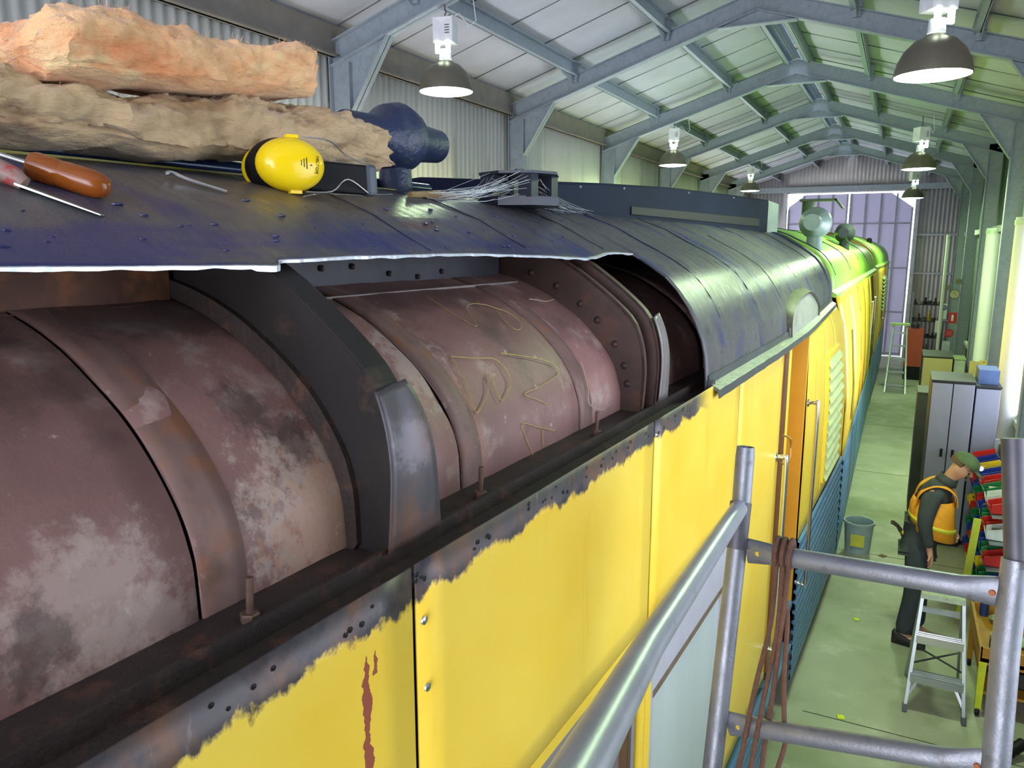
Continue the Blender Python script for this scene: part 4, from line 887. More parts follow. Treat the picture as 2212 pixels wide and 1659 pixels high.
for k in range(3):
    x=-.225+k*.017; b.tube([rp_(x+.002*math.cos(a),1.922+.034*math.cos(a),-.763+.036*math.sin(a)) for a in fr(0,2*math.pi,18)],.0065,8)
b.build('rope_wrap',ROPE,RT,smooth=True)
b=MB(); b.sphere(rp_(-.182,1.79,-1.315),(.014,.013,.022),12,8); b.build('knot',ROPE,RT,smooth=True)
# ================================================================== AISLE
# near stepladder
SL=thing('stepladder','aluminium stepladder with splayed legs standing on the floor right of the man','stepladder',(.47,6.12,0))
def sl(x,y,z): return Vector((x-.47,y-6.12,z))
HT=.88
for sx,nm in ((-1,0),(1,1)):
    x0=.28 if sx<0 else .665; x1=.335 if sx<0 else .60
    b=MB(); b.bar(sl(x0,5.98,0.),sl(x1,6.16,HT),.05,.022,(1,0,0)); b.build('front_rail',ALU,SL)
    b=MB(); b.bar(sl(x0+sx*-.01,6.52,0.),sl(x1,6.22,HT-.03),.03,.02,(1,0,0)); b.build('rear_rail',ALU,SL)
    b=MB(); b.bar(sl(x0,5.97,0),sl(x0,5.985,.05),.056,.03,(1,0,0)); b.build('foot',DARK,SL)
    b=MB(); b.bar(sl(x0-sx*.09,6.05,.27),sl(x0-sx*.005,6.0,.1),.02,.008,(0,1,0)); b.build('corner_brace',ALU,SL)
for z in (.28,.57):
    f=z/HT; xa,xb_=lerp(.28,.335,f),lerp(.665,.60,f); y=lerp(5.98,6.16,f); b=MB(); b.box(xa-.47,xb_-.47,y-6.12-.05,y-6.12+.05,z-.012,z+.012); b.box(xa-.47,xb_-.47,y-6.12-.054,y-6.12-.046,z-.045,z+.012)
    for k in (-.03,0,.03): b.box(xa-.47,xb_-.47,y-6.12+k-.006,y-6.12+k+.006,z+.012,z+.016)
    b.build('tread',BRIGHT if z>.4 else ALU,SL)
b=MB(); b.box(.325-.47,.61-.47,.0,.12,HT-.03,HT+.01); lb(b.build('top_cap',mat('scuffed_cap',(186,200,176),.5,.3,.15,25,c2=(90,96,84),t=(.62,.7),s2=30),SL),'scuffed top step')
for z in (.43,.70):
    f=z/HT; y=lerp(6.52,6.22,f); b=MB(); b.box(lerp(.29,.335,f)-.47,lerp(.655,.60,f)-.47,y-6.12-.012,y-6.12+.012,z-.02,z+.02); b.build('rear_rung',ALU,SL)
for k in (0,1):
    b=MB(); b.bar(sl(.30 if k==0 else .64,6.04,.36),sl(.63 if k==0 else .31,6.42,.33),.016,.006); b.build('spreader_bar',DARK,SL)
# far stepladder
FLd=thing('stepladder','tall pale stepladder standing far down the aisle near the gable door','stepladder',(.07,19.9,0))
for sx in (-1,1):
    b=MB(); b.bar((sx*.22,-.1,0),(sx*.14,.55,1.55),.07,.03,(1,0,0)); b.build('front_rail',ALU,FLd)
    b=MB(); b.bar((sx*.20,1.0,0),(sx*.13,.62,1.5),.04,.025,(1,0,0)); b.build('rear_rail',ALU,FLd)
for k in range(5):
    z=.18+.3*k; f=z/1.55; b=MB(); b.box(-lerp(.22,.14,f),lerp(.22,.14,f),lerp(-.1,.55,f)-.04,lerp(-.1,.55,f)+.04,z-.02,z+.02); b.build('tread',ALU,FLd)
b=MB(); b.box(-.22,.2,.48,.72,1.55,1.6); b.build('top_cap',mat('lime_cap',(170,190,130),.5,.2),FLd)
# lockers and cabinets
def cabinet(name,label,cat,x0,x1,y0,y1,h,m,top,doors=2,handle=True):
    t=thing(name,label,cat,((x0+x1)/2,(y0+y1)/2,0)); w=(x1-x0)/2; d=(y1-y0)/2
    b=MB(); b.box(-w,w,-d+.02,d,.05,h-.02); b.box(-w+.02,w-.02,-d+.05,d-.03,0,.05); b.build('body',top,t)
    b=MB(); b.box(-w-.004,w+.004,-d,d+.004,h-.02,h); b.build('top_panel',top,t)
    for i in range(doors):
        a=-w+2*w*i/doors+.006; c=-w+2*w*(i+1)/doors-.006; q=MB(); q.box(a,c,-d,-d+.02,.07,h-.035); dr=q.build('door',m,t,bevel=.003)
        if handle: q=MB(); xx=c-.05 if i==0 and doors>1 else a+.05; q.box(xx-.014,xx+.014,-d-.025,-d,h*.55,h*.55+.09); q.build('handle',BLK,dr)
    return t
GREYD=mat('locker_grey',(132,134,152),.42,0,.05,4); LTOP=mat('locker_dark',(30,30,34),.6)
cabinet('steel_locker','tall grey double door steel locker with a dark top behind the man','locker',.405,.83,9.72,10.42,1.95,GREYD,LTOP,2)
cabinet('steel_locker','narrow grey steel locker right of the tall double door one, blue box on top','locker',.845,1.09,9.82,10.45,1.90,GREYD,LTOP,1)
cabinet('olive_cabinet','dark olive steel cabinet showing as a strip left of the grey locker','cabinet',.305,.98,10.75,11.3,1.62,mat('olive_dark',(44,50,36),.55),mat('olive_dark',(44,50,36),.55),2)
b=MB(); b.box(-.1,.1,-.2,.2,0,.16); o=b.build('storage_box',mat('dull_blue_box',(64,84,128),.6)); o.location=(.97,10.15,1.902); tag(o,'dull blue box on top of the narrow grey locker','box')
cabinet('beige_cabinet','beige fronted workshop cabinet with a dark green top beyond the grey lockers','cabinet',.46,.93,15.35,16.3,1.5,mat('beige_panel',(170,156,104),.5,0,.05,3),mat('dark_green_top',(44,52,34),.5),1,False)
cabinet('pale_cabinet','pale grey cabinet pushed against the right side of the beige one','cabinet',.95,1.13,15.45,15.95,1.47,mat('pale_grey_panel',(166,176,160),.5),mat('lime_grey_top',(150,170,110),.5),1,False)
# cartons, panels and tins round the second pipe
def carton(label,x,y,z,sx,sy,sz,c,rz=0.,name='carton',cat='box',c2=None):
    t=thing(name,label,cat,(x,y,z),rz); b=MB(); b.box(-sx/2,sx/2,-sy/2,sy/2,0,sz); b.build('carton_body',mat('carton_%d_%d_%d'%c,c,.7,0,.08,6),t)
    b=MB(); b.box(-sx/2-.002,sx/2+.002,-.02,.02,sz*.3,sz+.002); b.build('label_band',mat('band_%d'%(sum(c2 or (200,180,90))),c2 or (200,180,90),.6),t); return t
SH=thing('shelf_bench','low steel work bench along the right wall beyond the lockers','bench',(1.2,13.85,0))
b=MB(); b.box(-.17,.17,-1.05,.97,.98,1.02); b.build('bench_top',mat('bench_wood',(120,104,74),.7),SH)
for y in (-1.0,.93):
    for x in (-.15,.13):
        b=MB(); b.box(x-.02,x+.02,y-.02,y+.02,0,.98); b.build('leg',GALV,SH)
carton('yellow carton with a green front panel on the bench beyond the lockers',1.16,13.14,1.02,.20,.34,.20,(206,190,60),0,c2=(40,150,60))
carton('brown cardboard carton behind the yellow one on the bench',1.25,13.5,1.02,.22,.3,.26,(156,128,84))
carton('small grey carton at the near end of the bench',1.30,12.90,1.02,.12,.22,.16,(150,150,120))
for i,(x,y,h,c,l) in enumerate(((1.18,13.85,.62,(176,158,104),'tan pinboard panel leaning behind the cartons, left one'),(1.30,13.7,.66,(196,172,104),'tan pinboard panel leaning behind the cartons, right one'))):
    b=MB(); b.hexa([(-.11,-.012,0),(.11,-.012,0),(.11,.012,0),(-.11,.012,0),(-.11,.04,h),(.11,.04,h),(.11,.064,h),(-.11,.064,h)]); o=b.build('pinboard_panel',mat('pinboard_%d'%i,c,.8,0,.12,9,c2=(120,100,60),t=(.58,.7),s2=12)); o.location=(x,y,1.021); tag(o,l,'panel')
for i,(x,y,z,l) in enumerate(((1.00,14.45,1.02,'white plastic tub with a green rim on the far end of the bench'),(1.14,14.2,1.02,'small white plastic tub nearer on the bench'))):
    t=thing('plastic_tub',l,'tub',(1.1+.08*i,14.6-.3*i,z)); b=MB(); b.lathe([(.07,0),(.09,.12),(.094,.12),(.094,.132),(.085,.132),(.066,.006)],(0,0,0),(0,0,1),20,cap=False); b.build('tub_body',mat('tub_white',(222,232,224),.4) ,t,smooth=True)
    b=MB(); b.lathe([(.095,.118),(.099,.118),(.099,.134),(.095,.134)],(0,0,0),(0,0,1),20,cap=False); b.build('rim',mat('rim_green',(30,110,90),.5),t,smooth=True)
b=MB(); b.hexa([(-.2,-.02,0),(.1,-.02,0),(.1,.02,0),(-.2,.02,0),(-.22,-.02,.05),(.1,-.02,.09),(.1,.02,.09),(-.22,.02,.05)]); 
# white drain pipes against the columns
PIPE=mat('white_pipe',(232,234,238),.4,0,.03,3)
def pipe(label,x,y,r,z0,z1):
    t=thing('drain_pipe',label,'pipe',(x,y,z0)); b=MB(); b.lathe([(r,0),(r,z1-z0),(r*.9,z1-z0)],(0,0,0),(0,0,1),28); b.build('pipe_body',PIPE,t,smooth=True)
    b=MB(); b.lathe([(r*1.07,0),(r*1.07,.06)],(0,0,z1-z0-.09),(0,0,1),28,cap=False); b.build('coupling',mat('pale_coupling',(196,214,190),.5),t,smooth=True)
pipe('widest white drain pipe at the right edge, brightly daylit, nearest column',1.285,10.9,.135,1.085,3.77)
pipe('white drain pipe standing before the second column on the right, behind the cartons',1.305,15.0,.115,.0,3.72)
pipe('thin pale drain pipe beside the far column next to the hanging clock',.83,19.1,.035,.0,3.66)
# ledge and bin rack under the near pipe
BR=thing('bin_rack','grey steel rack along the right wall holding coloured storage bins','rack',(.98,8.62,0))
for y in (-1.03,0,1.03):
    b=MB(); b.box(.08,.12,y-.02,y+.02,0,1.35); b.build('upright',GALV,BR)
for k in range(5):
    b=MB(); z=.12+.245*k; b.hexa([(-.10,-1.05,z-.012),(.1,-1.05,z),(.1,1.05,z),(-.10,1.05,z-.012),(-.10,-1.05,z),(.1,-1.05,z+.012),(.1,1.05,z+.012),(-.10,1.05,z)]); b.build('shelf',GALV,BR)
LG=thing('wall_ledge','beige boxed ledge on the right wall under the widest white pipe','ledge',(1.22,10.9,.985))
b=MB(); b.box(-.22,.2,-.3,.3,.05,.10); b.build('ledge_top',mat('grey_beige_ledge',(150,146,128),.6),LG)
for y in (-.25,.25):
    b=MB(); b.box(-.18,.2,y-.02,y+.02,-.985,.05); b.build('bracket',GALV,LG)
BINC={'red':(196,40,34),'blue':(34,60,160),'green':(24,120,70),'yellow':(226,196,30),'white':(214,218,220)}
def bin_proto(c):
    b=MB(); b.v=[]; w,d,h=.085,.10,.14
    # open-fronted bin facing -x
    b.box(-d,d,-w,w,0,.006); b.box(d-.006,d,-w,w,0,h)
    for s in (-1,1):
        y0,y1=sorted((s*w,s*(w-.006))); b.hexa([(-d,y0,0),(d,y0,0),(d,y1,0),(-d,y1,0),(-d,y0,h*.55),(d,y0,h),(d,y1,h),(-d,y1,h*.55)])
    b.hexa([(-d,-w,0),(-d+.006,-w,0),(-d+.006,w,0),(-d,w,0),(-d-.02,-w,h*.5),(-d-.014,-w,h*.5),(-d-.014,w,h*.5),(-d-.02,w,h*.5)])
    return b
RN=['bottom','second','third','fourth','top']; ON=['nearest','second','third','fourth','fifth','sixth','seventh','farthest']
PAT=[['green','blue','red','green','blue','yellow','red','blue'],['blue','green','yellow','blue','green','red','blue','green'],['red','green','blue','red','blue','green','red','yellow'],['white','red','green','blue','red','green','blue','red'],['red','white','green','red','blue','yellow','blue','red']]
for k in range(5):
    for j in range(8):
        c=PAT[k][j]; t=thing('storage_bin','%s plastic storage bin, %s from the camera on the %s shelf of the rack'%(c,ON[j],RN[k]),'storage bin',(.965,8.62-.90+j*.257,.134+.245*k),R_.uniform(-.12,.12),'coloured storage bins on the wall rack')
        bin_proto(c).build('bin_body',mat('bin_'+c,BINC[c],.4),t)
        if (j+k)%3==0: q=MB(); q.box(-.06,.06,-.05,.05,.006,.07); q.build('bin_content',mat('bin_content_%d'%(k%3),[(120,110,100),(200,200,190),(70,70,60)][k%3],.7),t)
# yellow trolley with clutter
TR=thing('steel_trolley','low yellow ochre steel trolley loaded with odd parts, right of the stepladder','trolley',(.98,6.55,0))
OC=mat('ochre_paint',(170,120,30),.5,0,.15,9); LIME=mat('lime_yellow_paint',(196,206,40),.5)
b=MB(); b.box(-.24,.3,-.42,.42,.44,.47); 
for y in (-.42,.40): b.box(-.24,.3,y,y+.02,.42,.55)
b.box(-.25,-.23,-.42,.42,.42,.55); b.build('tray',OC,TR)
b=MB(); b.box(-.2,.28,-.36,.4,.16,.18); b.build('lower_shelf',OC,TR)
for x,y,m in ((-.22,-.40,LIME),(-.22,.38,OC),(.27,-.40,OC),(.27,.38,OC)):
    b=MB(); b.hexa([(x-.02,y-.02,0.06),(x+.02,y-.02,.06),(x+.02,y+.02,.06),(x-.02,y+.02,.06),(x-.025,y-.025,.44),(x+.025,y-.025,.44),(x+.025,y+.025,.44),(x-.025,y+.025,.44)]); b.build('leg',m,TR)
    b=MB(); b.lathe([(.032,-.014),(.036,0),(.032,.014)],(x,y,.036),(1,0,0),14); b.build('caster',BLK,TR,smooth=True)
odd=[('paint_tin','round tin with a dark label on the trolley tray',.86,6.30,.472,'cyl',.055,.12,(150,156,150)),('paint_tin','short silver tin on the trolley tray behind the dark label tin',.93,6.52,.472,'cyl',.05,.09,(190,196,190)),
('rag_bundle','crumpled pale green rag on the trolley tray',1.08,6.45,.472,'rag',.09,.06,(130,160,110)),('rag_bundle','crumpled grey rag at the far end of the trolley tray',.95,6.78,.472,'rag',.10,.07,(120,130,100)),
('spray_can','dark blue spray can standing at the far corner of the trolley tray',.82,6.90,.472,'can',.032,.17,(40,60,110)),('spray_can','red spray can on the trolley tray by the wall',1.2,6.88,.472,'can',.03,.17,(170,40,34)),('parts_box','small lime green parts box on the trolley tray',1.17,6.62,.472,'box',.08,.1,(150,200,40)),('parts_box','dark open parts box on the lower trolley shelf',.98,6.5,.181,'box',.14,.12,(52,56,48))]
for nm,l,x,y,z,k,r,h,c in odd:
    m=mat('odd_%d_%d_%d'%c,c,.5,0,.15,14); t=thing(nm,l,nm.replace('_',' '),(x,y,z))
    if k=='cyl':
        b=MB(); b.lathe([(r,0),(r,h),(r*.9,h),(r*.9,h-.006)],(0,0,0),(0,0,1),18); b.build('tin_body',m,t,smooth=True)
        b=MB(); b.lathe([(r*1.01,h*.2),(r*1.01,h*.8)],(0,0,0),(0,0,1),18,cap=False); b.build('label_band',mat('tin_label',(60,90,80),.6),t,smooth=True)
    elif k=='can':
        b=MB(); b.lathe([(r,0),(r,h*.8),(r*.6,h*.88)],(0,0,0),(0,0,1),16); b.build('can_body',m,t,smooth=True)
        b=MB(); b.lathe([(r*.55,h*.88),(r*.55,h),(r*.3,h)],(0,0,0),(0,0,1),12); b.build('can_cap',mat('cap_white',(210,210,205),.5),t,smooth=True)
    elif k=='rag':
        b=MB(); N_=20; rr=random.Random(len(l)); b.loft([[ (r*(.2+.8*math.sin(math.pi*(i+.5)/9))*math.cos(2*math.pi*q/N_)*(1+.3*noise.noise((q*.7,i*.9,len(l)))),r*(.2+.8*math.sin(math.pi*(i+.5)/9))*math.sin(2*math.pi*q/N_)*(1+.3*noise.noise((q*.6,i,4))),h*i/8*(1+.25*noise.noise((q*.5,i,9)))) for q in range(N_)] for i in range(9)]); b.build('rag_cloth',m,t,smooth=True)
    else:
        b=MB(); b.box(-r,r,-r*1.2,r*1.2,0,.006)
        for s in (-1,1): b.box(min(s*r,s*r-s*.006),max(s*r,s*r-s*.006),-r*1.2,r*1.2,0,h); b.box(-r,r,min(s*r*1.2,s*(r*1.2-.006)),max(s*r*1.2,s*(r*1.2-.006)),0,h)
        b.build('box_body',m,t)
        b=MB(); b.box(-r*.7,r*.7,-r*.8,r*.8,.006,h*.6); b.build('box_content',mat('greasy_parts',(80,78,70),.5,.3,.3,40),t)
# yellow spirit-level like strip leaning by the rack, black hose end on the floor, bucket, scraps
b=MB(); b.bar((.73,7.75,.02),(.80,7.85,.98),.06,.03,(0,1,0)); tag(b.build('yellow_level',LIME),'long lime yellow spirit level leaning against the bin rack','spirit level')
HS=thing('vacuum_hose','black ribbed hose with a round end lying on the floor by the right scaffold post','hose',(.70,5.45,0))
b=MB(); b.tube(smooth_path([(.30,.30,.10),(.2,.2,.05),(.10,.10,.036),(.02,.03,.04)],8),[.036+.004*(i%2) for i in range(25)],12); b.build('hose_body',BLK,HS,smooth=True)
b=MB(); b.lathe([(.05,-.05),(.058,-.045),(.06,.04),(.05,.05)],(-.02,-.03,.06),(.6,.5,.15),18); b.build('hose_end',BLK,HS,smooth=True)
BK=thing('bucket','pale blue grey plastic bucket on the floor against the carriage skirt','bucket',(-.205,9.15,0))
b=MB(); b.lathe([(.13,0),(.155,.33),(.165,.33),(.165,.36),(.15,.36),(.125,.01)],(0,0,0),(0,0,1),28,cap=False); b.build('bucket_body',mat('bucket_pale',(150,168,172),.5,0,.12,9),BK,smooth=True)
b=MB(); b.lathe([(.122,.012),(.001,.012)],(0,0,0),(0,0,1),24,cap=False); b.build('bucket_base',MATS['bucket_pale'],BK)
b=MB(); b.tube([(.165*math.cos(a),.165*math.sin(a),.33-.05*math.sin(a)) for a in fr(0,math.pi,14)],.005,6); b.build('bail_handle',BRIGHT,BK)
b=MB(); b.box(-.07,.07,-.164,-.158,.10,.24); lb(b.build('paper_label',mat('yellow_label',(206,200,70),.6),BK),'torn yellow label')
for nm,l,x,y,c,s_ in (('paper_scrap','square lime paper scrap on the floor at the joint line',-.14,5.66,(220,236,40),.05),('paper_scrap','thin lime scrap on the floor farther from the scaffold',-.12,7.35,(214,230,50),.045),('wood_scrap','rust brown offcut on the floor past the bucket',.06,9.1,(104,74,40),.07)):
    b=MB(); b.hexa([(-s_/2,-s_/2,0.001),(s_/2,-s_/2,.001),(s_/2,s_/2,.001),(-s_/2,s_/2,.001),(-s_/2,-s_/2,.006),(s_/2,-s_/2,.004),(s_/2,s_/2,.009),(-s_/2,s_/2,.005)]); o=b.build(nm,mat(nm+'%d'%c[2],c,.7)); o.location=(x,y,.001); o.rotation_euler=(0,0,.5*len(l)); tag(o,l,'scrap')
# far workshop corner
RM=thing('red_machine','rust red workshop machine cabinet at the far end, dark base','machine',(.42,22.3,0))
b=MB(); b.box(-.2,.2,-.25,.25,.35,1.32); b.build('cabinet',mat('rust_red_paint',(176,74,50),.5,0,.15,4),RM)
b=MB(); b.box(-.19,.19,-.23,.23,0,.35); b.build('base',BLK,RM)
b=MB(); b.lathe([(.09,0),(.1,.1),(.05,.16)],(.0,0,1.32),(0,0,1),16); b.build('motor_head',DARK,RM,smooth=True)
RK=thing('parts_rack','dark steel rack crammed with black parts beside the gable door','rack',(.72,24.9,0))
for x in (-.38,.36):
    for y in (-.25,.25):
        b=MB(); b.box(x-.02,x+.02,y-.02,y+.02,0,2.1); b.build('upright',GALV,RK)
for k in range(4):
    b=MB(); b.box(-.38,.38,-.26,.26,.35+.47*k,.37+.47*k); b.build('shelf',DARK,RK)
rr=random.Random(3); PC=[(30,28,30),(60,56,54),(90,88,86),(44,40,40),(140,134,120),(190,170,40),(70,60,60)]; n=0
SHN=['lowest','second','third','top']
for k in range(4):
    for j in range(6):
        c=PC[(k*5+j*3)%7]; r=rr.uniform(.04,.062); y=-.1; x=-.32+.128*j; h=rr.uniform(.12,.3)
        b=MB()
        if (j+k)%2: b.lathe([(r,0),(r,h*.4),(r*.5,h*.45),(r*.5,h)],(0,0,0),(0,0,1),12)
        else: b.lathe([(r,-h*.3),(r*1.0,h*.3)],(0,0,r),(.2,1,0),14)
        o=b.build('machine_part',mat('part_%d'%c[0],c,.5,.3,.2,9),smooth=True); o.location=(.72+x,24.9+y,.372+.47*k)
        tag(o,'%s machine part, number %s from the left on the %s shelf of the dark rack'%('pale' if c[0]>80 else 'black',['one','two','three','four','five','six'][j],SHN[k]),'machine part','machine parts on the dark rack')
# notices and clock on the far column
XC=1.195
def sign(name,label,y,z,w,h,c,xo=0.):
    t=thing(name,label,'sign',(XC+xo-.02,y,z)); return t
CK=thing('wall_clock','round cream wall clock high on the far right column','clock',(1.07,19.44,2.38))
b=MB(); b.lathe([(.10,0),(.105,.01),(.105,.03),(.095,.035)],(0,0,0),(0,-1,0),28); b.build('clock_case',mat('clock_case',(70,60,46),.5),CK,smooth=True)
b=MB(); b.lathe([(.093,.036),(.001,.036)],(0,0,0),(0,-1,0),28,cap=False); lb(b.build('clock_face',mat('cream_face',(206,196,160),.5),CK),'cream clock face')
b=MB(); b.box(-.004,.004,-.042,-.038,0,.05); b.bar((0,-.04,0),(.04,-.04,-.02),.006,.003,(0,1,0)); b.build('clock_hand',BLK,CK)
def plate_sign(name,label,x,y,z,w,h,c,rnd=False,cat='sign'):
    t=thing(name,label,cat,(x,y,z)); b=MB()
    if rnd: b.loft([[(w/2*math.cos(2*math.pi*k/28),d,h/2*math.sin(2*math.pi*k/28)) for k in range(28)] for d in (0,-.008)])
    else: b.box(-w/2,w/2,-.008,0,-h/2,h/2)
    b.build('sign_plate',mat('sign_%d_%d_%d'%c,c,.4,0,.03,4),t); return t
WH=mat('sign_white',(236,236,232),.5)
t=plate_sign('extinguisher_sign','red rectangular sign with a white extinguisher symbol below the clock',1.08,19.42,1.86,.17,.24,(206,36,34))
b=MB(); b.lathe([(.022,-.07),(.024,.03),(.012,.045),(.012,.07)],(0,-.009,0),(0,0,1),12); b.box(-.03,.012,-.014,-.009,.055,.068); b.build('symbol',WH,t)
t=plate_sign('warning_disc','red oval sign under the extinguisher sign',1.04,19.41,1.52,.18,.19,(196,40,40),True)
b=MB()
for z in (-.03,0.,.03): b.box(-.05,.05,-.012,-.009,z-.006,z+.006)
b.build('lettering_band',mat('sign_pink',(226,130,124),.5),t)
t=plate_sign('safety_notice','white sheet with a blue round mandatory symbol left of the red sign',.89,19.40,2.0,.13,.34,(224,228,236))
b=MB(); b.lathe([(.055,0),(.055,.003)],(.01,-.009,.08),(0,-1,0),24); b.build('blue_disc',mat('sign_blue',(30,70,160),.5),t)
b=MB(); b.box(-.02,.045,-.016,-.012,.092,.104); b.box(-.02,.045,-.016,-.012,.06,.07); b.build('symbol',WH,t)
t=plate_sign('paper_notice','white paper notices pinned low on the far right column',1.0,19.40,1.17,.15,.34,(210,212,222))
b=MB()
for k in range(5): b.box(-.05,.05,-.010,-.0085,-.12+.05*k,-.113+.05*k)
b.build('text_lines',mat('notice_ink',(130,132,146),.7),t)
plate_sign('paper_notice','white slanted paper sheet hanging left of the paper notices',.82,19.38,1.66,.14,.26,(226,222,226))
plate_sign('column_tag','small olive square tag on the far column above the clock',1.13,19.42,2.66,.12,.11,(110,112,50))
plate_sign('column_tag','small olive square tag on the far column left of the clock',.94,19.42,2.52,.07,.12,(120,122,64))
# ================================================================== MAN
MO=Vector((.34,7.15,0))
MAN=thing('person','person in green cap, orange vest and dark clothes, head bent, beside the grey locker','person',MO)
def skin(name,nodes,edges,root,m,parent,sub=2):
    ids=list(nodes); me=bpy.data.meshes.new(name); me.from_pydata([Vector(nodes[i][0])-MO for i in ids],[(ids.index(a),ids.index(c)) for a,c in edges],[])
    me.materials.append(m); o=bpy.data.objects.new(name,me); COL.objects.link(o); o.parent=parent
    md=o.modifiers.new('skin','SKIN'); md.use_smooth_shade=True; md.branch_smoothing=.4
    if not me.skin_vertices: me.skin_vertices.new() if hasattr(me.skin_vertices,'new') else None
    for k,i in enumerate(ids):
        r=nodes[i][1]; me.skin_vertices[0].data[k].radius=(r,r) if not isinstance(r,tuple) else r; me.skin_vertices[0].data[k].use_root=(i==root)
    s=o.modifiers.new('subd','SUBSURF'); s.levels=sub; s.render_levels=sub
    return o
SKINM=mat('skin',(196,146,116),.55,0,.06,12)
hd=Vector((.565,7.13,1.62)); fdir=Vector((.83,-.10,-.55)).normalized(); udir=Vector((.53,0,.85)).normalized(); sdir=fdir.cross(udir).normalized()
H=lambda f,u,s:hd+fdir*f+udir*u+sdir*s
nod={'pel':((.31,7.15,.93),.085),'sp1':((.33,7.15,1.08),.085),'sp2':((.37,7.15,1.25),.09),'sp3':((.42,7.15,1.385),.065),'nk':((.47,7.14,1.49),.062),'nk2':((.51,7.135,1.54),.062),'h1':(tuple(H(-.01,-.03,0)),.075),'h2':(tuple(H(.0,.05,0)),.085),'h3':(tuple(H(.01,.10,0)),.05),'jaw':(tuple(H(.06,-.07,0)),.04),'nose':(tuple(H(.105,-.012,0)),.014),'nbr':(tuple(H(.085,.02,0)),.022)}
ed=[('pel','sp1'),('sp1','sp2'),('sp2','sp3'),('sp3','nk'),('nk','nk2'),('nk2','h1'),('h1','h2'),('h2','h3'),('h1','jaw'),('h1','nbr'),('nbr','nose')]
for s,tag_ in ((-1,'r'),(1,'l')):
    nod['e'+tag_]=(tuple(H(-.015,0,s*.082)),.018); ed.append(('h1','e'+tag_))
    y=7.15+s*.10
    nod['hp'+tag_]=((.31,7.15+s*.09,.88),.07); nod['kn'+tag_]=((.335+.02*s,y,.49),.062); nod['an'+tag_]=((.30+.05*s,y,.09),.042); nod['to'+tag_]=((.44+.05*s,y-.02,.045),.035)
    ed+=[('pel','hp'+tag_),('hp'+tag_,'kn'+tag_),('kn'+tag_,'an'+tag_),('an'+tag_,'to'+tag_)]
ARM={'r':[(.375,6.985,1.43),(.335,6.94,1.16),(.395,6.95,.93)],'l':[(.46,7.31,1.41),(.49,7.345,1.16),(.555,7.24,1.06)]}
for tg,P in ARM.items():
    for i,(p,r) in enumerate(zip(P,(.034,.030,.028))): nod['a%d%s'%(i,tg)]=(p,r)
    ed+=[('sp3','a0'+tg),('a0'+tg,'a1'+tg),('a1'+tg,'a2'+tg)]
    d=(Vector(P[2])-Vector(P[1])).normalized(); side=Vector((0,1,0)) if tg=='r' else Vector((.3,0,.9)); side=(side-d*side.dot(d)).normalized(); cur=d.cross(side)*( -1 if tg=='r' else 1)
    pal=Vector(P[2])+d*.055; nod['p'+tg]=(tuple(pal),.03); ed.append(('a2'+tg,'p'+tg))
    for k,(o_,L) in enumerate(((-.027,.06),(-.009,.072),(.009,.068),(.026,.052))):
        a=pal+d*.03+side*o_; c=a+d*L*.55+cur*.012; e=c+d*L*.35+cur*.03
        for q,(pp,rr_) in enumerate(((a,.0095),(c,.0088),(e,.0075))): nod['f%d%d%s'%(k,q,tg)]=(tuple(pp),rr_)
        ed+=[('p'+tg,'f%d0%s'%(k,tg)),('f%d0%s'%(k,tg),'f%d1%s'%(k,tg)),('f%d1%s'%(k,tg),'f%d2%s'%(k,tg))]
    a=pal-d*.01-side*.034+cur*.01; c=a+d*.035-side*.012+cur*.02; nod['t0'+tg]=(tuple(a),.011); nod['t1'+tg]=(tuple(c),.009); ed+=[('p'+tg,'t0'+tg),('t0'+tg,'t1'+tg)]
skin('body',nod,ed,'pel',SKINM,MAN)
SHIRT=mat('charcoal_shirt',(58,64,64),.85,0,.15,14,bump=.3,bscale=30); TROU=mat('dark_trousers',(54,60,66),.85,0,.2,9,bump=.35,bscale=22)
sn={k:(nod[k][0],nod[k][1]+.022) for k in ('sp1','sp2','sp3','a0r','a1r','a0l','a1l')}; sn.update({k:(nod[k][0],r) for k,r in (('a0r',.095),('a0l',.095),('a1r',.064),('a1l',.064))}); sn['pel']=((.315,7.15,.97),.145); sn['sp2']=((.375,7.15,1.25),.15); sn['sp3']=((.415,7.15,1.385),.15); sn['hem']=((.31,7.15,.86),.15)
for tg in 'rl': sn['w'+tg]=(tuple(Vector(ARM[tg][1]).lerp(Vector(ARM[tg][2]),.92)),.043)
sn['nk']=((.465,7.14,1.495),.075)
se=[('hem','pel'),('pel','sp1'),('sp1','sp2'),('sp2','sp3'),('sp3','nk'),('sp3','a0r'),('a0r','a1r'),('a1r','wr'),('sp3','a0l'),('a0l','a1l'),('a1l','wl')]
skin('shirt',sn,se,'pel',SHIRT,MAN)
tn={'pel':((.305,7.15,.90),.085)}; te=[]
for tg in 'rl':
    tn['hp'+tg]=(nod['hp'+tg][0],.105); tn['kn'+tg]=(nod['kn'+tg][0],.085); tn['an'+tg]=(tuple(Vector(nod['an'+tg][0])+Vector((.01,0,.0))),.08); te+=[('pel','hp'+tg),('hp'+tg,'kn'+tg),('kn'+tg,'an'+tg)]
skin('trousers',tn,te,'pel',TROU,MAN)
for tg in 'rl':
    a=Vector(nod['an'+tg][0])-MO; b=MB(); rings=[]
    for f,hw,h0,h1 in ((-.075,.03,.0,.10),(-.06,.045,0,.13),(0,.05,0,.13),(.06,.052,0,.09),(.13,.054,0,.075),(.175,.045,0,.06),(.19,.025,.005,.045)):
        rings.append([Vector((a.x+f,a.y+hw*math.cos(q)-.02*f/.19,max(.001,(h0+h1)/2+(h1-h0)/2*math.sin(q)))) for q in fr(0,2*math.pi,16)[:-1]])
    b.loft(rings); b.build('boot',mat('black_boot',(30,28,28),.6),MAN,smooth=True)
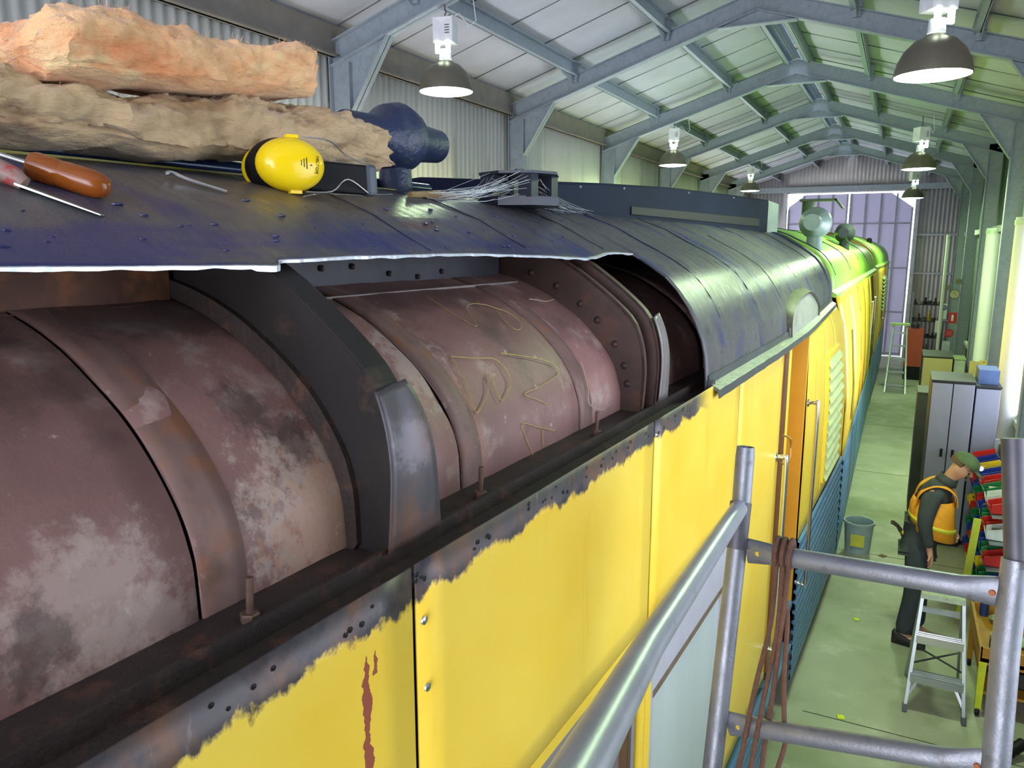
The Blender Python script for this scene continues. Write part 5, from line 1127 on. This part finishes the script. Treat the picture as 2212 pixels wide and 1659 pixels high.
# vest: open fronted shell
VEST=mat('hi_vis_vest',(236,160,36),.7,0,.1,8,c2=(214,120,30),t=(.5,.65),s2=5)
def vring(c,rx,ry,a0,a1,n=30,tilt=.0): return [Vector(c)-MO+Vector((rx*math.cos(q),ry*math.sin(q),tilt*math.cos(q))) for q in fr(a0,a1,n)]
b=MB(); g=.32
b.loft([vring((.415,7.15,1.03),.175,.215,g,2*math.pi-g,30,-.05),vring((.40,7.15,1.15),.185,.215,g,2*math.pi-g,30,-.05),vring((.395,7.15,1.25),.175,.205,g,2*math.pi-g,30,-.03),vring((.405,7.15,1.34),.16,.185,g,2*math.pi-g,30,0)],cap=False,closed=False)
v=b.build('vest',VEST,MAN,smooth=True,solid=.006)
for s in (-1,1):
    b=MB(); y=s*.135; pts=[(.415+.155-.34,y*.75,1.31),(.555-.34,y*.8,1.40),(.48-.34,y*.9,1.468),(.38-.34,y*.95,1.475),(.285-.34,y*.92,1.40),(.25-.34,y*.9,1.28)]
    ring=smooth_path([Vector(p) for p in pts],5); b.loft([[p+Vector((0,-.045,0)),p+Vector((0,.045,0))] for p in ring],cap=False,closed=False); b.build('vest_strap',VEST,v,smooth=True,solid=.006)
b=MB(); b.loft([vring((.405,7.15,1.11),.189,.219,g,2*math.pi-g,30,-.05),vring((.402,7.15,1.15),.190,.219,g,2*math.pi-g,30,-.05)],cap=False,closed=False); lb(b.build('reflective_band',mat('yellow_band',(216,206,60),.5),v,smooth=True,solid=.003),'yellow reflective band')
b=MB(); b.box(.545-.34,.553-.34,-.07,.0,1.22,1.36); lb(b.build('bib_panel',mat('lilac_panel',(176,160,190),.7),MAN),'pale lilac shirt front showing inside the vest')
# collar, hair, cap
b=MB(); b.loft([[Vector((.465+.085*math.cos(q)-.34,.085*math.sin(q)-.01,1.475+.03*math.cos(q)*-1)) for q in fr(0,2*math.pi,20)[:-1]],[Vector((.495+.066*math.cos(q)-.34,.066*math.sin(q)-.012,1.54-.035*math.cos(q))) for q in fr(0,2*math.pi,20)[:-1]]],cap=False); b.build('collar',SHIRT,MAN,smooth=True,solid=.005)
b=MB(); rings=[]
for t_ in fr(0.02,1.9,9): rings.append([H(-.012+.088*math.sin(t_)*math.cos(q)*(1 if math.cos(q)<0 else .45)-.01,.045+.085*math.cos(t_),.087*math.sin(t_)*math.sin(q))-MO for q in fr(0,2*math.pi,22)[:-1]])
b.loft(rings); b.build('hair',mat('brown_grey_hair',(96,74,54),.9,0,.2,40),MAN,smooth=True)
CAPM=mat('green_cap',(78,98,62),.85,0,.15,16)
b=MB(); rings=[]
for t_ in fr(.03,1.62,9): rings.append([H(.005+.112*math.sin(t_)*math.cos(q),.065+.082*math.cos(t_),.094*math.sin(t_)*math.sin(q))-MO for q in fr(0,2*math.pi,26)[:-1]])
b.loft(rings); cp=b.build('cap',CAPM,MAN,smooth=True)
b=MB(); b.loft([[H(.10+L*math.cos(q)*1.0-.01,.064-.06*L/.1*.4,.082*math.sin(q)*(1-.15*L/.1))-MO for q in fr(-1.35,1.35,16)] for L in (.0,.03,.065,.095)],cap=False,closed=False); b.build('peak',CAPM,cp,smooth=True,solid=.005)
b=MB(); b.sphere(H(.112,.095,0)-MO,(.02,.022,.018),12,8); lb(b.build('head_torch',emis('torch_glow',(1,1,1),3.),cp,smooth=True),'bright white head torch on the cap')
for s in (-1,1):
    b=MB(); b.sphere(H(.072,.008,s*.032)-MO,(.010,.010,.008),10,6); b.build('eye',mat('eye_dark',(50,40,36),.3),MAN,smooth=True)
b=MB(); b.bar(H(.088,-.052,-.022)-MO,H(.088,-.052,.022)-MO,.008,.006); b.build('mouth',mat('lips',(150,92,80),.5),MAN)
GV=thing('work_glove','dark glove with a yellow patch sticking out of the man\'s back pocket','glove',(.165,7.12,1.0))
b=MB(); b.tube([(.03,0,-.04),(.0,0,.02),(-.03,.0,.06)],[.03,.035,.025],10,flat=.5)
for k in range(4): b.tube([(-.03,-.024+.016*k,.055),(-.06,-.026+.017*k,.075),(-.075,-.026+.018*k,.07)],[.011,.011,.008],8)
b.build('glove_body',mat('dark_glove',(50,44,34),.8),GV,smooth=True)
b=MB(); b.box(.0,.03,-.03,.03,-.01,.015); b.build('patch',mat('glove_yellow',(190,170,50),.7),GV)
